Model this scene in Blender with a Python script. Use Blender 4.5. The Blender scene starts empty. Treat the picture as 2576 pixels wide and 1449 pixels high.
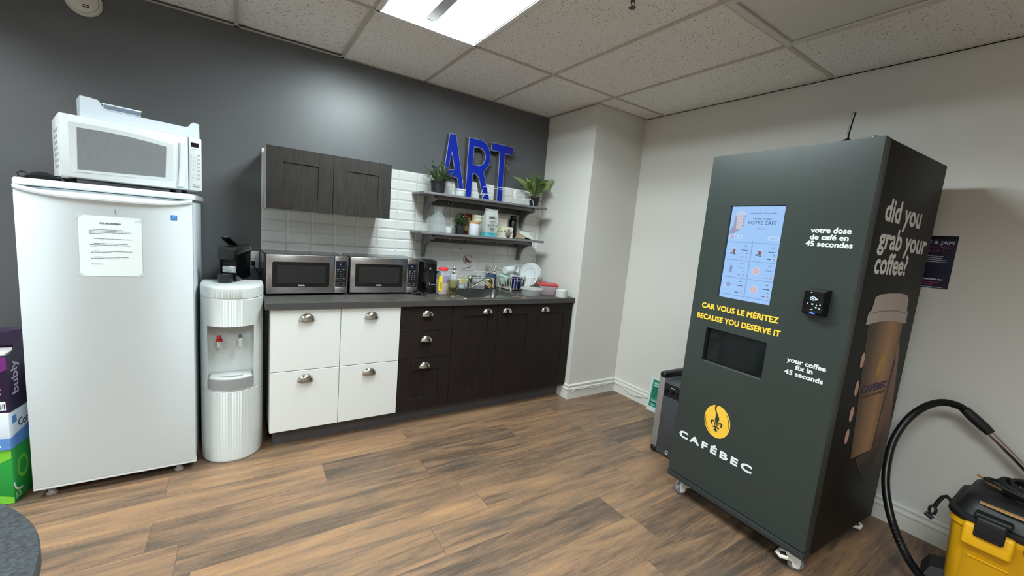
import bpy, bmesh, math, random
from mathutils import Matrix, Vector
PI = math.pi
sc = bpy.context.scene
COL = sc.collection

# ------------------------------------------------------------------ camera, world, exposure, lights
H = 2.523            # ceiling height
XC, DC, XR = 2.565, 0.647, 3.155     # pillar left face, pillar depth, right wall
cd = bpy.data.cameras.new('camera'); cam = bpy.data.objects.new('camera', cd); COL.objects.link(cam)
cd.sensor_width = 36.0; cd.lens = 1034.66 / 2576 * 36.0; cd.clip_start = 0.02
def cam_axes(yaw, pitch, roll):
    f = Vector((math.sin(yaw)*math.cos(pitch), math.cos(yaw)*math.cos(pitch), math.sin(pitch)))
    r = Vector((math.cos(yaw), -math.sin(yaw), 0)); u = r.cross(f)
    c, s = math.cos(roll), math.sin(roll)
    return c*r + s*u, -s*r + c*u, f
_r, _u, _f = cam_axes(math.radians(33.8304), math.radians(-7.4659), math.radians(5.0246))
cam.matrix_world = Matrix(((_r.x, _u.x, -_f.x, 0.12), (_r.y, _u.y, -_f.y, -3.2589), (_r.z, _u.z, -_f.z, 1.4138), (0, 0, 0, 1)))
sc.camera = cam
sc.view_settings.view_transform = 'Standard'
try: sc.view_settings.look = 'None'
except Exception: pass
sc.view_settings.gamma = 1.0; sc.view_settings.use_curve_mapping = False
sc.view_settings.exposure = 0.30
sc.cycles.use_denoising = True
sc.cycles.max_bounces = 10
sc.cycles.transparent_max_bounces = 16
sc.cycles.caustics_reflective = False; sc.cycles.caustics_refractive = False
sc.cycles.sample_clamp_indirect = 6.0
w = bpy.data.worlds.new('world'); sc.world = w; w.use_nodes = True
w.node_tree.nodes['Background'].inputs[0].default_value = (0.75, 0.8, 0.85, 1)
w.node_tree.nodes['Background'].inputs[1].default_value = 0.05
TUBE = 98.0          # brightness of the fluorescent tubes in view
LAMP = (0.86, 0.97, 1.0)
def ceiling_lamp(x, y, power):      # the room's other 2x4 troffers, out of the frame
    l = bpy.data.lights.new('ceiling_lamp', 'AREA'); l.shape = 'RECTANGLE'; l.size = 0.56; l.size_y = 1.16
    l.energy = power; l.color = LAMP; l.spread = math.radians(150)
    o = bpy.data.objects.new('ceiling_lamp', l); COL.objects.link(o); o.location = (x, y, H - 0.012)
for x, y, p in ((-1.42, -1.45, 46), (-1.42, -3.89, 52), (0.45, -3.55, 50)):
    ceiling_lamp(x, y, p)

# ------------------------------------------------------------------ helpers
def lin(c):
    return tuple(((v/255)/12.92 if v/255 <= 0.04045 else ((v/255+0.055)/1.055)**2.4) for v in c)
MATS = {}
def M(name, rgb, rough=0.5, metal=0.0, trans=0.0, ior=1.45, alpha=1.0, emit=None, es=1.0, noise=0.0, nscale=40.0, bump=0.0, coat=0.0, spec=0.5):
    if name in MATS: return MATS[name]
    m = bpy.data.materials.new(name); m.use_nodes = True; nt = m.node_tree; b = nt.nodes['Principled BSDF']
    col = lin(rgb) + (1,)
    b.inputs['Base Color'].default_value = col
    b.inputs['Roughness'].default_value = rough; b.inputs['Metallic'].default_value = metal
    b.inputs['Transmission Weight'].default_value = trans; b.inputs['IOR'].default_value = ior
    b.inputs['Alpha'].default_value = alpha; b.inputs['Coat Weight'].default_value = coat
    b.inputs['Specular IOR Level'].default_value = spec
    if emit: b.inputs['Emission Color'].default_value = lin(emit) + (1,); b.inputs['Emission Strength'].default_value = es
    if noise or bump:
        tc = nt.nodes.new('ShaderNodeTexCoord'); nz = nt.nodes.new('ShaderNodeTexNoise')
        nz.inputs['Scale'].default_value = nscale; nz.inputs['Detail'].default_value = 4
        nt.links.new(tc.outputs['Object'], nz.inputs['Vector'])
        if noise:
            mx = nt.nodes.new('ShaderNodeMix'); mx.data_type = 'RGBA'
            mx.inputs['A'].default_value = tuple(v*(1-noise) for v in col[:3]) + (1,)
            mx.inputs['B'].default_value = tuple(min(1, v*(1+noise)) for v in col[:3]) + (1,)
            nt.links.new(nz.outputs['Fac'], mx.inputs['Factor']); nt.links.new(mx.outputs['Result'], b.inputs['Base Color'])
        if bump:
            bp = nt.nodes.new('ShaderNodeBump'); bp.inputs['Strength'].default_value = bump; bp.inputs['Distance'].default_value = 0.004
            nt.links.new(nz.outputs['Fac'], bp.inputs['Height']); nt.links.new(bp.outputs['Normal'], b.inputs['Normal'])
    MATS[name] = m; return m
def node_mat(name):
    m = bpy.data.materials.new(name); m.use_nodes = True; MATS[name] = m
    nt = m.node_tree; return m, nt, nt.nodes['Principled BSDF']

class MB:
    """collects shapes; build() links them as ONE mesh object"""
    def __init__(s): s.bm = bmesh.new(); s.X = Matrix.Identity(4); s.mi = 0
    def _fin(s, vs, fs):
        for v in vs: v.co = s.X @ v.co
        for f in fs: f.material_index = s.mi
        return s
    def poly(s, pts):
        vs = [s.bm.verts.new(p) for p in pts]; f = s.bm.faces.new(vs); return s._fin(vs, [f])
    def box(s, a, b, bev=0.0, seg=2):
        t = bmesh.new(); bmesh.ops.create_cube(t, size=1)
        for v in t.verts: v.co = Vector([(a[i]+b[i])/2 + v.co[i]*(b[i]-a[i]) for i in range(3)])
        if bev: bmesh.ops.bevel(t, geom=list(t.edges), offset=bev, segments=seg, affect='EDGES', profile=0.5)
        return s._merge(t)
    def _merge(s, t):
        mp = {}; vs = []; fs = []
        for v in t.verts: mp[v] = s.bm.verts.new(v.co); vs.append(mp[v])
        for f in t.faces:
            try: fs.append(s.bm.faces.new([mp[v] for v in f.verts]))
            except ValueError: pass
        t.free(); return s._fin(vs, fs)
    def loft(s, rings, caps=True, closed=True):
        R = [[s.bm.verts.new(p) for p in r] for r in rings]; fs = []; n = len(R[0])
        for a, b in zip(R, R[1:]):
            for i in range(n if closed else n-1):
                j = (i+1) % n
                try: fs.append(s.bm.faces.new((a[i], a[j], b[j], b[i])))
                except ValueError: pass
        if caps and closed:
            fs.append(s.bm.faces.new(R[0][::-1])); fs.append(s.bm.faces.new(R[-1]))
        return s._fin([v for r in R for v in r], fs)
    def lathe(s, prof, c=(0, 0, 0), n=32, axis='z', caps=True, sx=1.0, sy=1.0):
        rings = []
        for r, z in prof:
            ring = []
            for i in range(n):
                a = 2*PI*i/n; x, y = r*math.cos(a)*sx, r*math.sin(a)*sy
                p = (x, y, z) if axis == 'z' else ((x, z, y) if axis == 'y' else (z, x, y))
                ring.append((p[0]+c[0], p[1]+c[1], p[2]+c[2]))
            rings.append(ring if axis != 'y' else ring[::-1])
        return s.loft(rings, caps)
    def cyl(s, c, r, h, axis='z', n=24, r2=None):
        return s.lathe([(r, 0), (r if r2 is None else r2, h)], c, n, axis)
    def tube(s, pts, r, n=8, closed=False, caps=True):
        P = [Vector(p) for p in pts]; rings = []; up = None; N = len(P)
        for i, p in enumerate(P):
            if closed: d = P[(i+1) % N] - P[i-1]
            else: d = P[min(i+1, N-1)] - P[max(i-1, 0)]
            d.normalize()
            if up is None:
                up = Vector((0, 0, 1)) if abs(d.z) < 0.9 else Vector((1, 0, 0))
            a = d.cross(up)
            if a.length < 1e-5: a = d.orthogonal()
            a.normalize(); up = a.cross(d); up.normalize()
            rr = r[i] if isinstance(r, (list, tuple)) else r
            rings.append([p + a*rr*math.cos(2*PI*k/n) + up*rr*math.sin(2*PI*k/n) for k in range(n)])
        if closed: rings.append(rings[0])
        return s.loft(rings, caps and not closed)
    def prism(s, pts, fr, d0, d1):
        """2-D outline in a frame (origin, X, Y, N) pushed from depth d0 to d1 along N"""
        o, X, Y, N = [Vector(v) for v in fr]
        return s.loft([[o + X*p[0] + Y*p[1] + N*d0 for p in pts], [o + X*p[0] + Y*p[1] + N*d1 for p in pts]])
    def build(s, name, mats, parent=None, loc=None, rotz=0.0, smooth=40):
        bm = s.bm
        bmesh.ops.remove_doubles(bm, verts=bm.verts, dist=1e-6)
        bmesh.ops.recalc_face_normals(bm, faces=bm.faces)
        if smooth:
            lim = math.radians(smooth)
            for f in bm.faces: f.smooth = True
            for e in bm.edges:
                e.smooth = len(e.link_faces) == 2 and e.calc_face_angle(0.0) < lim
        me = bpy.data.meshes.new(name); bm.to_mesh(me); bm.free()
        for m in (mats if isinstance(mats, (list, tuple)) else [mats]): me.materials.append(m)
        return link(name, me, parent, loc, rotz)
def link(name, data, parent=None, loc=None, rotz=0.0):
    o = bpy.data.objects.new(name, data); COL.objects.link(o)
    if parent: o.parent = parent
    if loc: o.location = loc
    if rotz: o.rotation_euler = (0, 0, rotz)
    return o
def tag(o, label, cat, group=None):
    o['label'] = label; o['category'] = cat
    if group: o['group'] = group
    return o
def thing(name, label, cat, loc=(0, 0, 0), rotz=0.0, group=None):
    return tag(link(name, None, None, loc, rotz), label, cat, group)
def structure(o): o['kind'] = 'structure'; return o
def dup(root, loc, rotz, label=None, group=None):
    r = root.copy(); COL.objects.link(r); r.location = loc; r.rotation_euler = (0, 0, rotz)
    if label: r['label'] = label
    if group: r['group'] = group
    for ch in list(root.children):
        c = ch.copy(); COL.objects.link(c); c.parent = r
        for g in ch.children:
            d = g.copy(); COL.objects.link(d); d.parent = c
    return r
def lerp(a, b, t): return a + (b-a)*t
def rrect(x0, y0, x1, y1, r, n=5):
    out = []
    for cx, cy, a0 in ((x1-r, y1-r, 0), (x0+r, y1-r, 90), (x0+r, y0+r, 180), (x1-r, y0+r, 270)):
        for k in range(n+1):
            a = math.radians(a0 + 90*k/n); out.append((cx + r*math.cos(a), cy + r*math.sin(a)))
    return out
def ring(pts, z): return [(p[0], p[1], z) for p in pts]
def arc(cx, cy, rx, ry, a0, a1, n=12):
    return [(cx + rx*math.cos(math.radians(lerp(a0, a1, k/n))), cy + ry*math.sin(math.radians(lerp(a0, a1, k/n)))) for k in range(n+1)]
FRONT = ((1, 0, 0), (0, 0, 1), (0, -1, 0))      # faces -y
SIDE = ((0, 1, 0), (0, 0, 1), (1, 0, 0))        # faces +x
WEST = ((0, -1, 0), (0, 0, 1), (-1, 0, 0))      # faces -x
UP = ((1, 0, 0), (0, 1, 0), (0, 0, 1))
def frame(o, f): return (o,) + tuple(f)
def curve_mesh(cu, fr, fit=None):
    tmp = bpy.data.objects.new('tmp', cu); COL.objects.link(tmp)
    dg = bpy.context.evaluated_depsgraph_get(); dg.update()
    me = bpy.data.meshes.new_from_object(tmp.evaluated_get(dg), depsgraph=dg)
    bpy.data.objects.remove(tmp); bpy.data.curves.remove(cu)
    if fit: fit(me)
    o, X, Y, N = [Vector(v) for v in fr]
    for v in me.vertices:
        c = v.co.copy(); v.co = o + X*c.x + Y*c.y + N*c.z
    return me
def shape(name, loops, d0, d1, fr, mat, parent=None, offset=0.0):
    """flat outline with holes, between depths d0..d1 along the frame's normal"""
    cu = bpy.data.curves.new('tmp', 'CURVE'); cu.dimensions = '2D'; cu.fill_mode = 'BOTH'
    cu.extrude = (d1-d0)/2; cu.offset = offset
    for lp in loops:
        sp = cu.splines.new('POLY'); sp.points.add(len(lp)-1); sp.use_cyclic_u = True
        for q, p in zip(sp.points, lp): q.co = (p[0], p[1], 0, 1)
    def fit(me):
        for v in me.vertices: v.co.z += (d0+d1)/2
    me = curve_mesh(cu, fr, fit); me.materials.append(mat)
    for p in me.polygons: p.use_smooth = False
    return link(name, me, parent)
_cap = [None]
def text(name, s, x0, x1, base, cap, fr, mat, parent=None, bold=0.0, depth=0.0004, lift=0.0003, track=1.0):
    """lettering: left x0 to right x1 on a baseline, cap height cap (world metres), in the frame"""
    def mk(st):
        cu = bpy.data.curves.new('tmp', 'FONT'); cu.body = st; cu.size = 1.0; cu.extrude = 0.0; cu.resolution_u = 3; cu.space_character = track
        return cu
    if _cap[0] is None:
        me = curve_mesh(mk('H'), ((0, 0, 0),) + UP); _cap[0] = max(v.co.y for v in me.vertices); bpy.data.meshes.remove(me)
    def fit(me):
        xs = [v.co.x for v in me.vertices]; a, b = min(xs), max(xs); k = cap/_cap[0]
        kx = (x1-x0)/(b-a) if x1 is not None else k
        for v in me.vertices: v.co = Vector((x0 + (v.co.x-a)*kx, base + v.co.y*k, lift))
    me = curve_mesh(mk(s), fr, fit)
    me.materials.append(mat)
    bm = bmesh.new(); bm.from_mesh(me); X, Y, N = Vector(fr[1]), Vector(fr[2]), Vector(fr[3])
    base_f = list(bm.faces); rad = bold*cap*1.15
    g = bmesh.ops.extrude_face_region(bm, geom=base_f)
    bmesh.ops.translate(bm, verts=[e for e in g['geom'] if isinstance(e, bmesh.types.BMVert)], vec=N*depth)
    if bold:      # heavier strokes: the same outline laid down again a hair to each side
        src = list(bm.faces)
        for k in range(8):
            g = bmesh.ops.duplicate(bm, geom=src)
            d = X*rad*math.cos(PI*k/4) + Y*rad*math.sin(PI*k/4) + N*(k+1)*5e-5
            bmesh.ops.translate(bm, verts=[e for e in g['geom'] if isinstance(e, bmesh.types.BMVert)], vec=d)
    for f in bm.faces: f.smooth = False
    bm.to_mesh(me); bm.free()
    return link(name, me, parent)
def scribble(name, lines, hgt, fr, mat, parent, seed=1, lift=0.0003):
    """illegible small print: word-long strokes; lines = (x0, x1, y)"""
    rnd = random.Random(seed); mb = MB()
    o, X, Y, N = [Vector(v) for v in fr]
    for x0, x1, y in lines:
        x = x0
        while x < x1 - hgt*0.4:
            wl = min(rnd.uniform(1.2, 4.5)*hgt, x1-x); hh = hgt*rnd.uniform(0.75, 1.0)
            mb.prism([(x, y), (x+wl, y), (x+wl, y+hh), (x, y+hh)], fr, lift, lift+0.0003)
            x += wl + hgt*0.45
    return mb.build(name, mat, parent, smooth=0)
def strip(mb, fr, x0, y0, x1, y1, lift=0.0003, th=0.0004):
    mb.prism([(x0, y0), (x1, y0), (x1, y1), (x0, y1)], fr, lift, lift+th)

# ------------------------------------------------------------------ materials
white_paint = M('white_paint', (238, 238, 236), 0.5)
dark_wall = M('dark_grey_wall_paint', (88, 89, 91), 0.36, noise=0.02, nscale=6, bump=0.06, spec=0.6)
cream_wall = M('pale_greige_wall_paint', (214, 212, 206), 0.6, noise=0.015, nscale=4, bump=0.03)
trim_white = M('trim_white_gloss', (222, 221, 214), 0.35)
enamel = M('white_enamel', (221, 230, 234), 0.28)
white_plastic = M('white_plastic', (214, 217, 214), 0.35)
white_gloss = M('white_gloss', (212, 217, 219), 0.16)
black_plastic = M('black_plastic', (16, 16, 18), 0.35)
black_gloss = M('black_gloss', (9, 9, 11), 0.08)
black_rubber = M('black_rubber', (20, 20, 21), 0.7)
steel = M('brushed_steel', (176, 172, 170), 0.28, metal=1.0)
chrome = M('chrome', (215, 215, 212), 0.08, metal=1.0)
nickel = M('satin_nickel', (190, 184, 174), 0.2, metal=1.0)
grey_shelf = M('grey_shelf_paint', (112, 112, 114), 0.4)
ink = M('black_print', (38, 38, 42), 0.6)
faint_ink = M('grey_print', (120, 124, 128), 0.6)
paper = M('paper', (216, 222, 221), 0.75)
glass = M('clear_glass', (240, 246, 244), 0.02, trans=1.0, ior=1.35)
def clear_plastic(name, rgb, a, rough=0.15):
    return M(name, rgb, rough, alpha=a)

def mat_floor():
    m, nt, b = node_mat('wood_plank_floor'); N = nt.nodes; L = nt.links
    def mth(op, a, bb=None):
        n = N.new('ShaderNodeMath'); n.operation = op
        for i, v in enumerate((a, bb)):
            if v is None: continue
            if isinstance(v, (int, float)): n.inputs[i].default_value = v
            else: L.new(v, n.inputs[i])
        return n.outputs[0]
    tc = N.new('ShaderNodeTexCoord'); sp = N.new('ShaderNodeSeparateXYZ'); L.new(tc.outputs['Object'], sp.inputs[0])
    x, y = sp.outputs[0], sp.outputs[1]
    yr = mth('DIVIDE', mth('ADD', y, 1.04), 0.192); row = mth('FLOOR', yr)
    wn = N.new('ShaderNodeTexWhiteNoise'); wn.noise_dimensions = '1D'; L.new(row, wn.inputs['W'])
    xs = mth('DIVIDE', mth('ADD', x, mth('MULTIPLY', wn.outputs['Value'], 1.24)), 1.24); col = mth('FLOOR', xs)
    cb = N.new('ShaderNodeCombineXYZ'); L.new(row, cb.inputs[0]); L.new(col, cb.inputs[1])
    w2 = N.new('ShaderNodeTexWhiteNoise'); w2.noise_dimensions = '2D'; L.new(cb.outputs[0], w2.inputs['Vector'])
    rnd = w2.outputs['Value']
    def grain(sx, sy, det, off, dist=0.0):
        c = N.new('ShaderNodeCombineXYZ'); L.new(mth('MULTIPLY', x, sx), c.inputs[0]); L.new(mth('MULTIPLY', y, sy), c.inputs[1])
        L.new(mth('MULTIPLY', mth('ADD', rnd, off), 37.0), c.inputs[2])
        n = N.new('ShaderNodeTexNoise'); n.inputs['Scale'].default_value = 1.0; n.inputs['Detail'].default_value = det
        n.inputs['Roughness'].default_value = 0.62; n.inputs['Distortion'].default_value = dist
        L.new(c.outputs[0], n.inputs['Vector']); return n.outputs['Fac']
    g1 = grain(1.5, 15, 8, 0.0, 0.9); g2 = grain(11, 170, 6, 3.0, 0.8); g3 = grain(1.9, 9, 5, 7.0, 0.6)
    fac = mth('ADD', mth('MULTIPLY', g1, 0.78), mth('ADD', mth('MULTIPLY', g2, 0.42), mth('MULTIPLY', rnd, 0.20)))
    rp = N.new('ShaderNodeValToRGB'); L.new(mth('MULTIPLY', mth('SUBTRACT', fac, 0.335), 1.25), rp.inputs[0])
    e = rp.color_ramp.elements
    e[0].position = 0.20; e[0].color = lin((66, 58, 50)) + (1,)
    e[1].position = 0.86; e[1].color = lin((174, 134, 92)) + (1,)
    for p, c in ((0.36, (102, 82, 66)), (0.50, (131, 103, 80)), (0.66, (153, 119, 87))):
        q = e.new(p); q.color = lin(c) + (1,)
    # grey smoky streaks
    gs = N.new('ShaderNodeValToRGB'); L.new(g3, gs.inputs[0]); gs.color_ramp.elements[0].position = 0.52; gs.color_ramp.elements[1].position = 0.72
    mx = N.new('ShaderNodeMix'); mx.data_type = 'RGBA'; mx.inputs['B'].default_value = lin((80, 74, 67)) + (1,)
    L.new(rp.outputs[0], mx.inputs['A']); L.new(mth('MULTIPLY', gs.outputs[0], 0.7), mx.inputs['Factor'])
    # knots
    vo = N.new('ShaderNodeTexVoronoi'); c = N.new('ShaderNodeCombineXYZ'); L.new(mth('MULTIPLY', x, 1.3), c.inputs[0]); L.new(mth('MULTIPLY', y, 4.2), c.inputs[1])
    vo.inputs['Scale'].default_value = 1.0; L.new(c.outputs[0], vo.inputs['Vector'])
    kn = mth('MULTIPLY', mth('SUBTRACT', 1.0, mth('MINIMUM', mth('MULTIPLY', mth('ADD', vo.outputs['Distance'], mth('MULTIPLY', g2, 0.10)), 6.5), 1.0)), 1.2)
    m3 = N.new('ShaderNodeMix'); m3.data_type = 'RGBA'; m3.inputs['B'].default_value = lin((58, 52, 47)) + (1,)
    L.new(mx.outputs['Result'], m3.inputs['A']); L.new(mth('MINIMUM', kn, 0.85), m3.inputs['Factor'])
    # seams
    fy = mth('FRACT', yr); fx = mth('FRACT', xs)
    ey = mth('MINIMUM', fy, mth('SUBTRACT', 1.0, fy)); ex = mth('MINIMUM', fx, mth('SUBTRACT', 1.0, fx))
    seam = mth('MAXIMUM', mth('LESS_THAN', ey, 0.006), mth('LESS_THAN', ex, 0.0011))
    m4 = N.new('ShaderNodeMix'); m4.data_type = 'RGBA'; m4.inputs['B'].default_value = lin((70, 56, 44)) + (1,)
    L.new(m3.outputs['Result'], m4.inputs['A']); L.new(mth('MULTIPLY', seam, 0.65), m4.inputs['Factor'])
    L.new(m4.outputs['Result'], b.inputs['Base Color'])
    b.inputs['Roughness'].default_value = 0.42
    bp = N.new('ShaderNodeBump'); bp.inputs['Strength'].default_value = 0.12; bp.inputs['Distance'].default_value = 0.002
    L.new(g2, bp.inputs['Height']); L.new(bp.outputs[0], b.inputs['Normal'])
    return m
def mat_oak(name, dark, light):
    m, nt, b = node_mat(name); N = nt.nodes; L = nt.links
    tc = N.new('ShaderNodeTexCoord'); mp = N.new('ShaderNodeMapping'); mp.inputs['Scale'].default_value = (55, 55, 4)
    nz = N.new('ShaderNodeTexNoise'); nz.inputs['Scale'].default_value = 1.6; nz.inputs['Detail'].default_value = 6; nz.inputs['Distortion'].default_value = 0.5
    L.new(tc.outputs['Object'], mp.inputs[0]); L.new(mp.outputs[0], nz.inputs['Vector'])
    rp = N.new('ShaderNodeValToRGB'); L.new(nz.outputs['Fac'], rp.inputs[0])
    e = rp.color_ramp.elements; e[0].position = 0.3; e[0].color = lin(dark) + (1,); e[1].position = 0.75; e[1].color = lin(light) + (1,)
    L.new(rp.outputs[0], b.inputs['Base Color']); b.inputs['Roughness'].default_value = 0.55; b.inputs['Specular IOR Level'].default_value = 0.22
    bp = N.new('ShaderNodeBump'); bp.inputs['Strength'].default_value = 0.15; bp.inputs['Distance'].default_value = 0.001
    L.new(nz.outputs['Fac'], bp.inputs['Height']); L.new(bp.outputs[0], b.inputs['Normal'])
    return m
def mat_ceiling():
    m, nt, b = node_mat('acoustic_tile'); N = nt.nodes; L = nt.links
    tc = N.new('ShaderNodeTexCoord'); nz = N.new('ShaderNodeTexNoise'); nz.inputs['Scale'].default_value = 95; nz.inputs['Detail'].default_value = 2
    L.new(tc.outputs['Object'], nz.inputs['Vector'])
    rp = N.new('ShaderNodeValToRGB'); L.new(nz.outputs['Fac'], rp.inputs[0])
    e = rp.color_ramp.elements; e[0].position = 0.31; e[0].color = lin((150, 146, 140)) + (1,); e[1].position = 0.39; e[1].color = lin((234, 232, 228)) + (1,)
    L.new(rp.outputs[0], b.inputs['Base Color']); b.inputs['Roughness'].default_value = 0.9
    bp = N.new('ShaderNodeBump'); bp.inputs['Strength'].default_value = 0.4; bp.inputs['Distance'].default_value = 0.003
    L.new(rp.outputs[0], bp.inputs['Height']); L.new(bp.outputs[0], b.inputs['Normal'])
    return m
def mat_worktop():
    m, nt, b = node_mat('dark_slate_laminate'); N = nt.nodes; L = nt.links
    tc = N.new('ShaderNodeTexCoord'); nz = N.new('ShaderNodeTexNoise'); nz.inputs['Scale'].default_value = 9; nz.inputs['Detail'].default_value = 8; nz.inputs['Roughness'].default_value = 0.7
    L.new(tc.outputs['Object'], nz.inputs['Vector'])
    rp = N.new('ShaderNodeValToRGB'); L.new(nz.outputs['Fac'], rp.inputs[0])
    e = rp.color_ramp.elements; e[0].position = 0.3; e[0].color = lin((50, 49, 47)) + (1,); e[1].position = 0.7; e[1].color = lin((92, 90, 86)) + (1,)
    L.new(rp.outputs[0], b.inputs['Base Color']); b.inputs['Roughness'].default_value = 0.38
    return m
floor_m = mat_floor(); tile_m = mat_ceiling(); worktop_m = mat_worktop()
oak = mat_oak('black_brown_oak', (22, 16, 14), (36, 28, 25)); oak_up = mat_oak('dark_brown_oak_upper', (28, 24, 22), (46, 41, 38))

# ------------------------------------------------------------------ the room
XL, YF = -3.0, -6.2
GX, YA, T = 1.323, 0.838, 0.61
mb = MB(); mb.box((XL-.1, YF-.1, -0.06), (XR+.1, 0.1, 0)); structure(mb.build('floor', floor_m, smooth=0))
mb = MB(); mb.box((XL-.1, 0, 0), (XC, 0.1, H+.25)); structure(mb.build('wall_back', dark_wall, smooth=0))
mb = MB(); mb.box((XR, YF, 0), (XR+.1, 0.1, H+.25)); structure(mb.build('wall_right', cream_wall, smooth=0))
mb = MB(); mb.box((XC, -DC, 0), (XR, 0.1, H+.25)); structure(mb.build('wall_pillar', cream_wall, smooth=0))
mb = MB(); mb.box((XL-.1, YF, 0), (XL, 0, H+.25)); structure(mb.build('wall_left', white_paint, smooth=0))
mb = MB(); mb.box((XL-.1, YF-.1, 0), (XR+.1, YF, H+.25)); structure(mb.build('wall_front', white_paint, smooth=0))
# suspended ceiling: tiles resting on a metal grid
gxs = [GX + T*k for k in range(-8, 5)]; gys = [0.0, -YA] + [-YA - 2*T*k for k in range(1, 6)]
xs = [XL] + [v for v in gxs if XL < v < XR] + [XR]; ys = [v for v in gys if v > YF] + [YF]
LIT = (GX-T, GX, -YA-2*T, -YA); UNLIT = (GX+T, GX+2*T, -YA-4*T, -YA-2*T)
mb = MB(); gb = MB()
for i in range(len(xs)-1):
    for j in range(len(ys)-1):
        x0, x1, y1, y0 = xs[i], xs[i+1], ys[j], ys[j+1]
        if any(abs(x0-q[0]) < .01 and abs(y0-q[2]) < .01 for q in (LIT, UNLIT)): continue
        if x0 >= XC-.05 and False: continue
        up = 0.020 if (x1 < GX-T+.02 and x0 < GX-2*T+.02 and y1 > -.01) else 0.005
        mb.box((x0, y0, H+up), (x1, y1, H+.022+up))
structure(mb.build('ceiling', tile_m, smooth=0))
for x in xs[1:-1]:
    if XC-.02 < x < XR: gb.box((x-.0115, YF, H), (x+.0115, -DC, H+.004))
    else: gb.box((x-.0115, YF, H), (x+.0115, 0, H+.004))
for y in ys[1:-1]:
    for a, b_ in zip(xs, xs[1:]):
        gb.box((a+.0115, y-.0115, H), (b_-.0115, y+.0115, H+.004))
gb.box((XL, -.018, H), (XC, 0, H+.004)); gb.box((XC-.018, -DC, H), (XC, -.018, H+.004)); gb.box((XC-.018, -DC-.018, H), (XR, -DC, H+.004)); gb.box((XR-.018, YF, H), (XR, -DC-.018, H+.004))
structure(gb.build('trim_1', M('ceiling_grid_metal', (188, 180, 168), 0.5), smooth=0))
# bevelled metro tiles between worktop and shelves
mb = MB(); TX, TZ, gp = 0.1522, 0.07665, 0.0012
mb.box((0.24, -0.004, 0.907), (XC, 0, 1.828)); mb.mi = 1
x = 0.24
while x < XC - .01:
    x1 = min(x + TX, XC)
    for k in range(12):
        z = 0.907 + TZ*k; e = 0.011
        a = [(x+gp, -.004, z+gp), (x1-gp, -.004, z+gp), (x1-gp, -.004, z+TZ-gp), (x+gp, -.004, z+TZ-gp)]
        e2 = min(e, (x1-x)/3)
        b2 = [(x+e2, -.009, z+e), (x1-e2, -.009, z+e), (x1-e2, -.009, z+TZ-e), (x+e2, -.009, z+TZ-e)]
        mb.loft([a, b2])
    x = x1
structure(mb.build('wall_backsplash', [M('tile_grout', (196, 196, 192), 0.8), M('white_glazed_tile', (228, 230, 227), 0.12)], smooth=0))
def baseboard(name, p0, p1, n):
    prof = [(0, 0), (.016, 0), (.016, .082), (.021, .086), (.021, .094), (.014, .099), (.012, .112), (.017, .117), (.017, .125), (.006, .131), (0, .131)]
    mb = MB(); mb.loft([[(p[0]+n[0]*d, p[1]+n[1]*d, z) for d, z in prof] for p in (p0, p1)]); structure(mb.build(name, trim_white, smooth=0))
baseboard('baseboard_right', (XR, -DC, 0), (XR, YF, 0), (-1, 0))
mb = MB()
prof = [(0, 0), (.016, 0), (.016, .082), (.021, .086), (.021, .094), (.014, .099), (.012, .112), (.017, .117), (.017, .125), (.006, .131), (0, .131)]
mb.loft([[(XC-d, -.515, z) for d, z in prof], [(XC-d, -DC-d, z) for d, z in prof], [(XR-.021, -DC-d, z) for d, z in prof]])
structure(mb.build('baseboard_pillar', trim_white, smooth=0))
# ------------------------------------------------------------------ ceiling fixtures
tube_m = M('lit_fluorescent_tube', (255, 255, 255), 0.4, emit=(238, 252, 255), es=TUBE)
lt = thing('fluorescent_light', 'lit recessed fluorescent troffer with four bare tubes in the ceiling', 'ceiling light', ((LIT[0]+LIT[1])/2, (LIT[2]+LIT[3])/2, H))
hw, hl = 0.2925, 0.598
mb = MB()
for a, b_ in (((-hw-.012, -hl, -.008), (-hw+.012, hl, .002)), ((hw-.012, -hl, -.008), (hw+.012, hl, .002)), ((-hw-.012, -hl-.012, -.008), (hw+.012, -hl+.012, .002)), ((-hw-.012, hl-.012, -.008), (hw+.012, hl+.012, .002))): mb.box(a, b_)
for s in (-1, 1): mb.box((s*(hw-.014)-.004, -hl+.02, -.004), (s*(hw-.014)+.004, hl-.02, .012))
mb.build('frame', M('light_frame_white', (232, 234, 232), 0.35), lt, smooth=0)
mb = MB()
mb.poly([(-.17, -hl, .10), (.17, -hl, .10), (.17, hl, .10), (-.17, hl, .10)])
for s in (-1, 1): mb.poly([(s*.17, -hl, .10), (s*.285, -hl, .0), (s*.285, hl, .0), (s*.17, hl, .10)]); mb.poly([(-.285, s*hl, 0), (.285, s*hl, 0), (.17, s*hl, .10), (-.17, s*hl, .10)])
mb.build('reflector', M('light_reflector_white', (226, 228, 226), 0.5), lt, smooth=0)
mb = MB()
mb.loft([[(x, y, z) for x, z in ((-.045, .10), (-.03, .045), (.03, .045), (.045, .10))] for y in (-hl+.01, hl-.01)])
mb.build('ballast_cover', M('ballast_cover_grey', (150, 148, 146), 0.4), lt, smooth=0)
for x in (-.175, -.085, .085, .175):
    mb = MB(); mb.cyl((x, -.565, .058), .0145, 1.13, 'y', 14); t = mb.build('tube', tube_m, lt)
    for y in (-.585, .565):
        mb = MB(); mb.cyl((x, y, .058), .0155, .02, 'y', 12); mb.box((x-.012, y+.002, .05), (x+.012, y+.016, .098)); mb.build('socket', M('lamp_socket', (225, 222, 210), 0.5), t)
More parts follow.
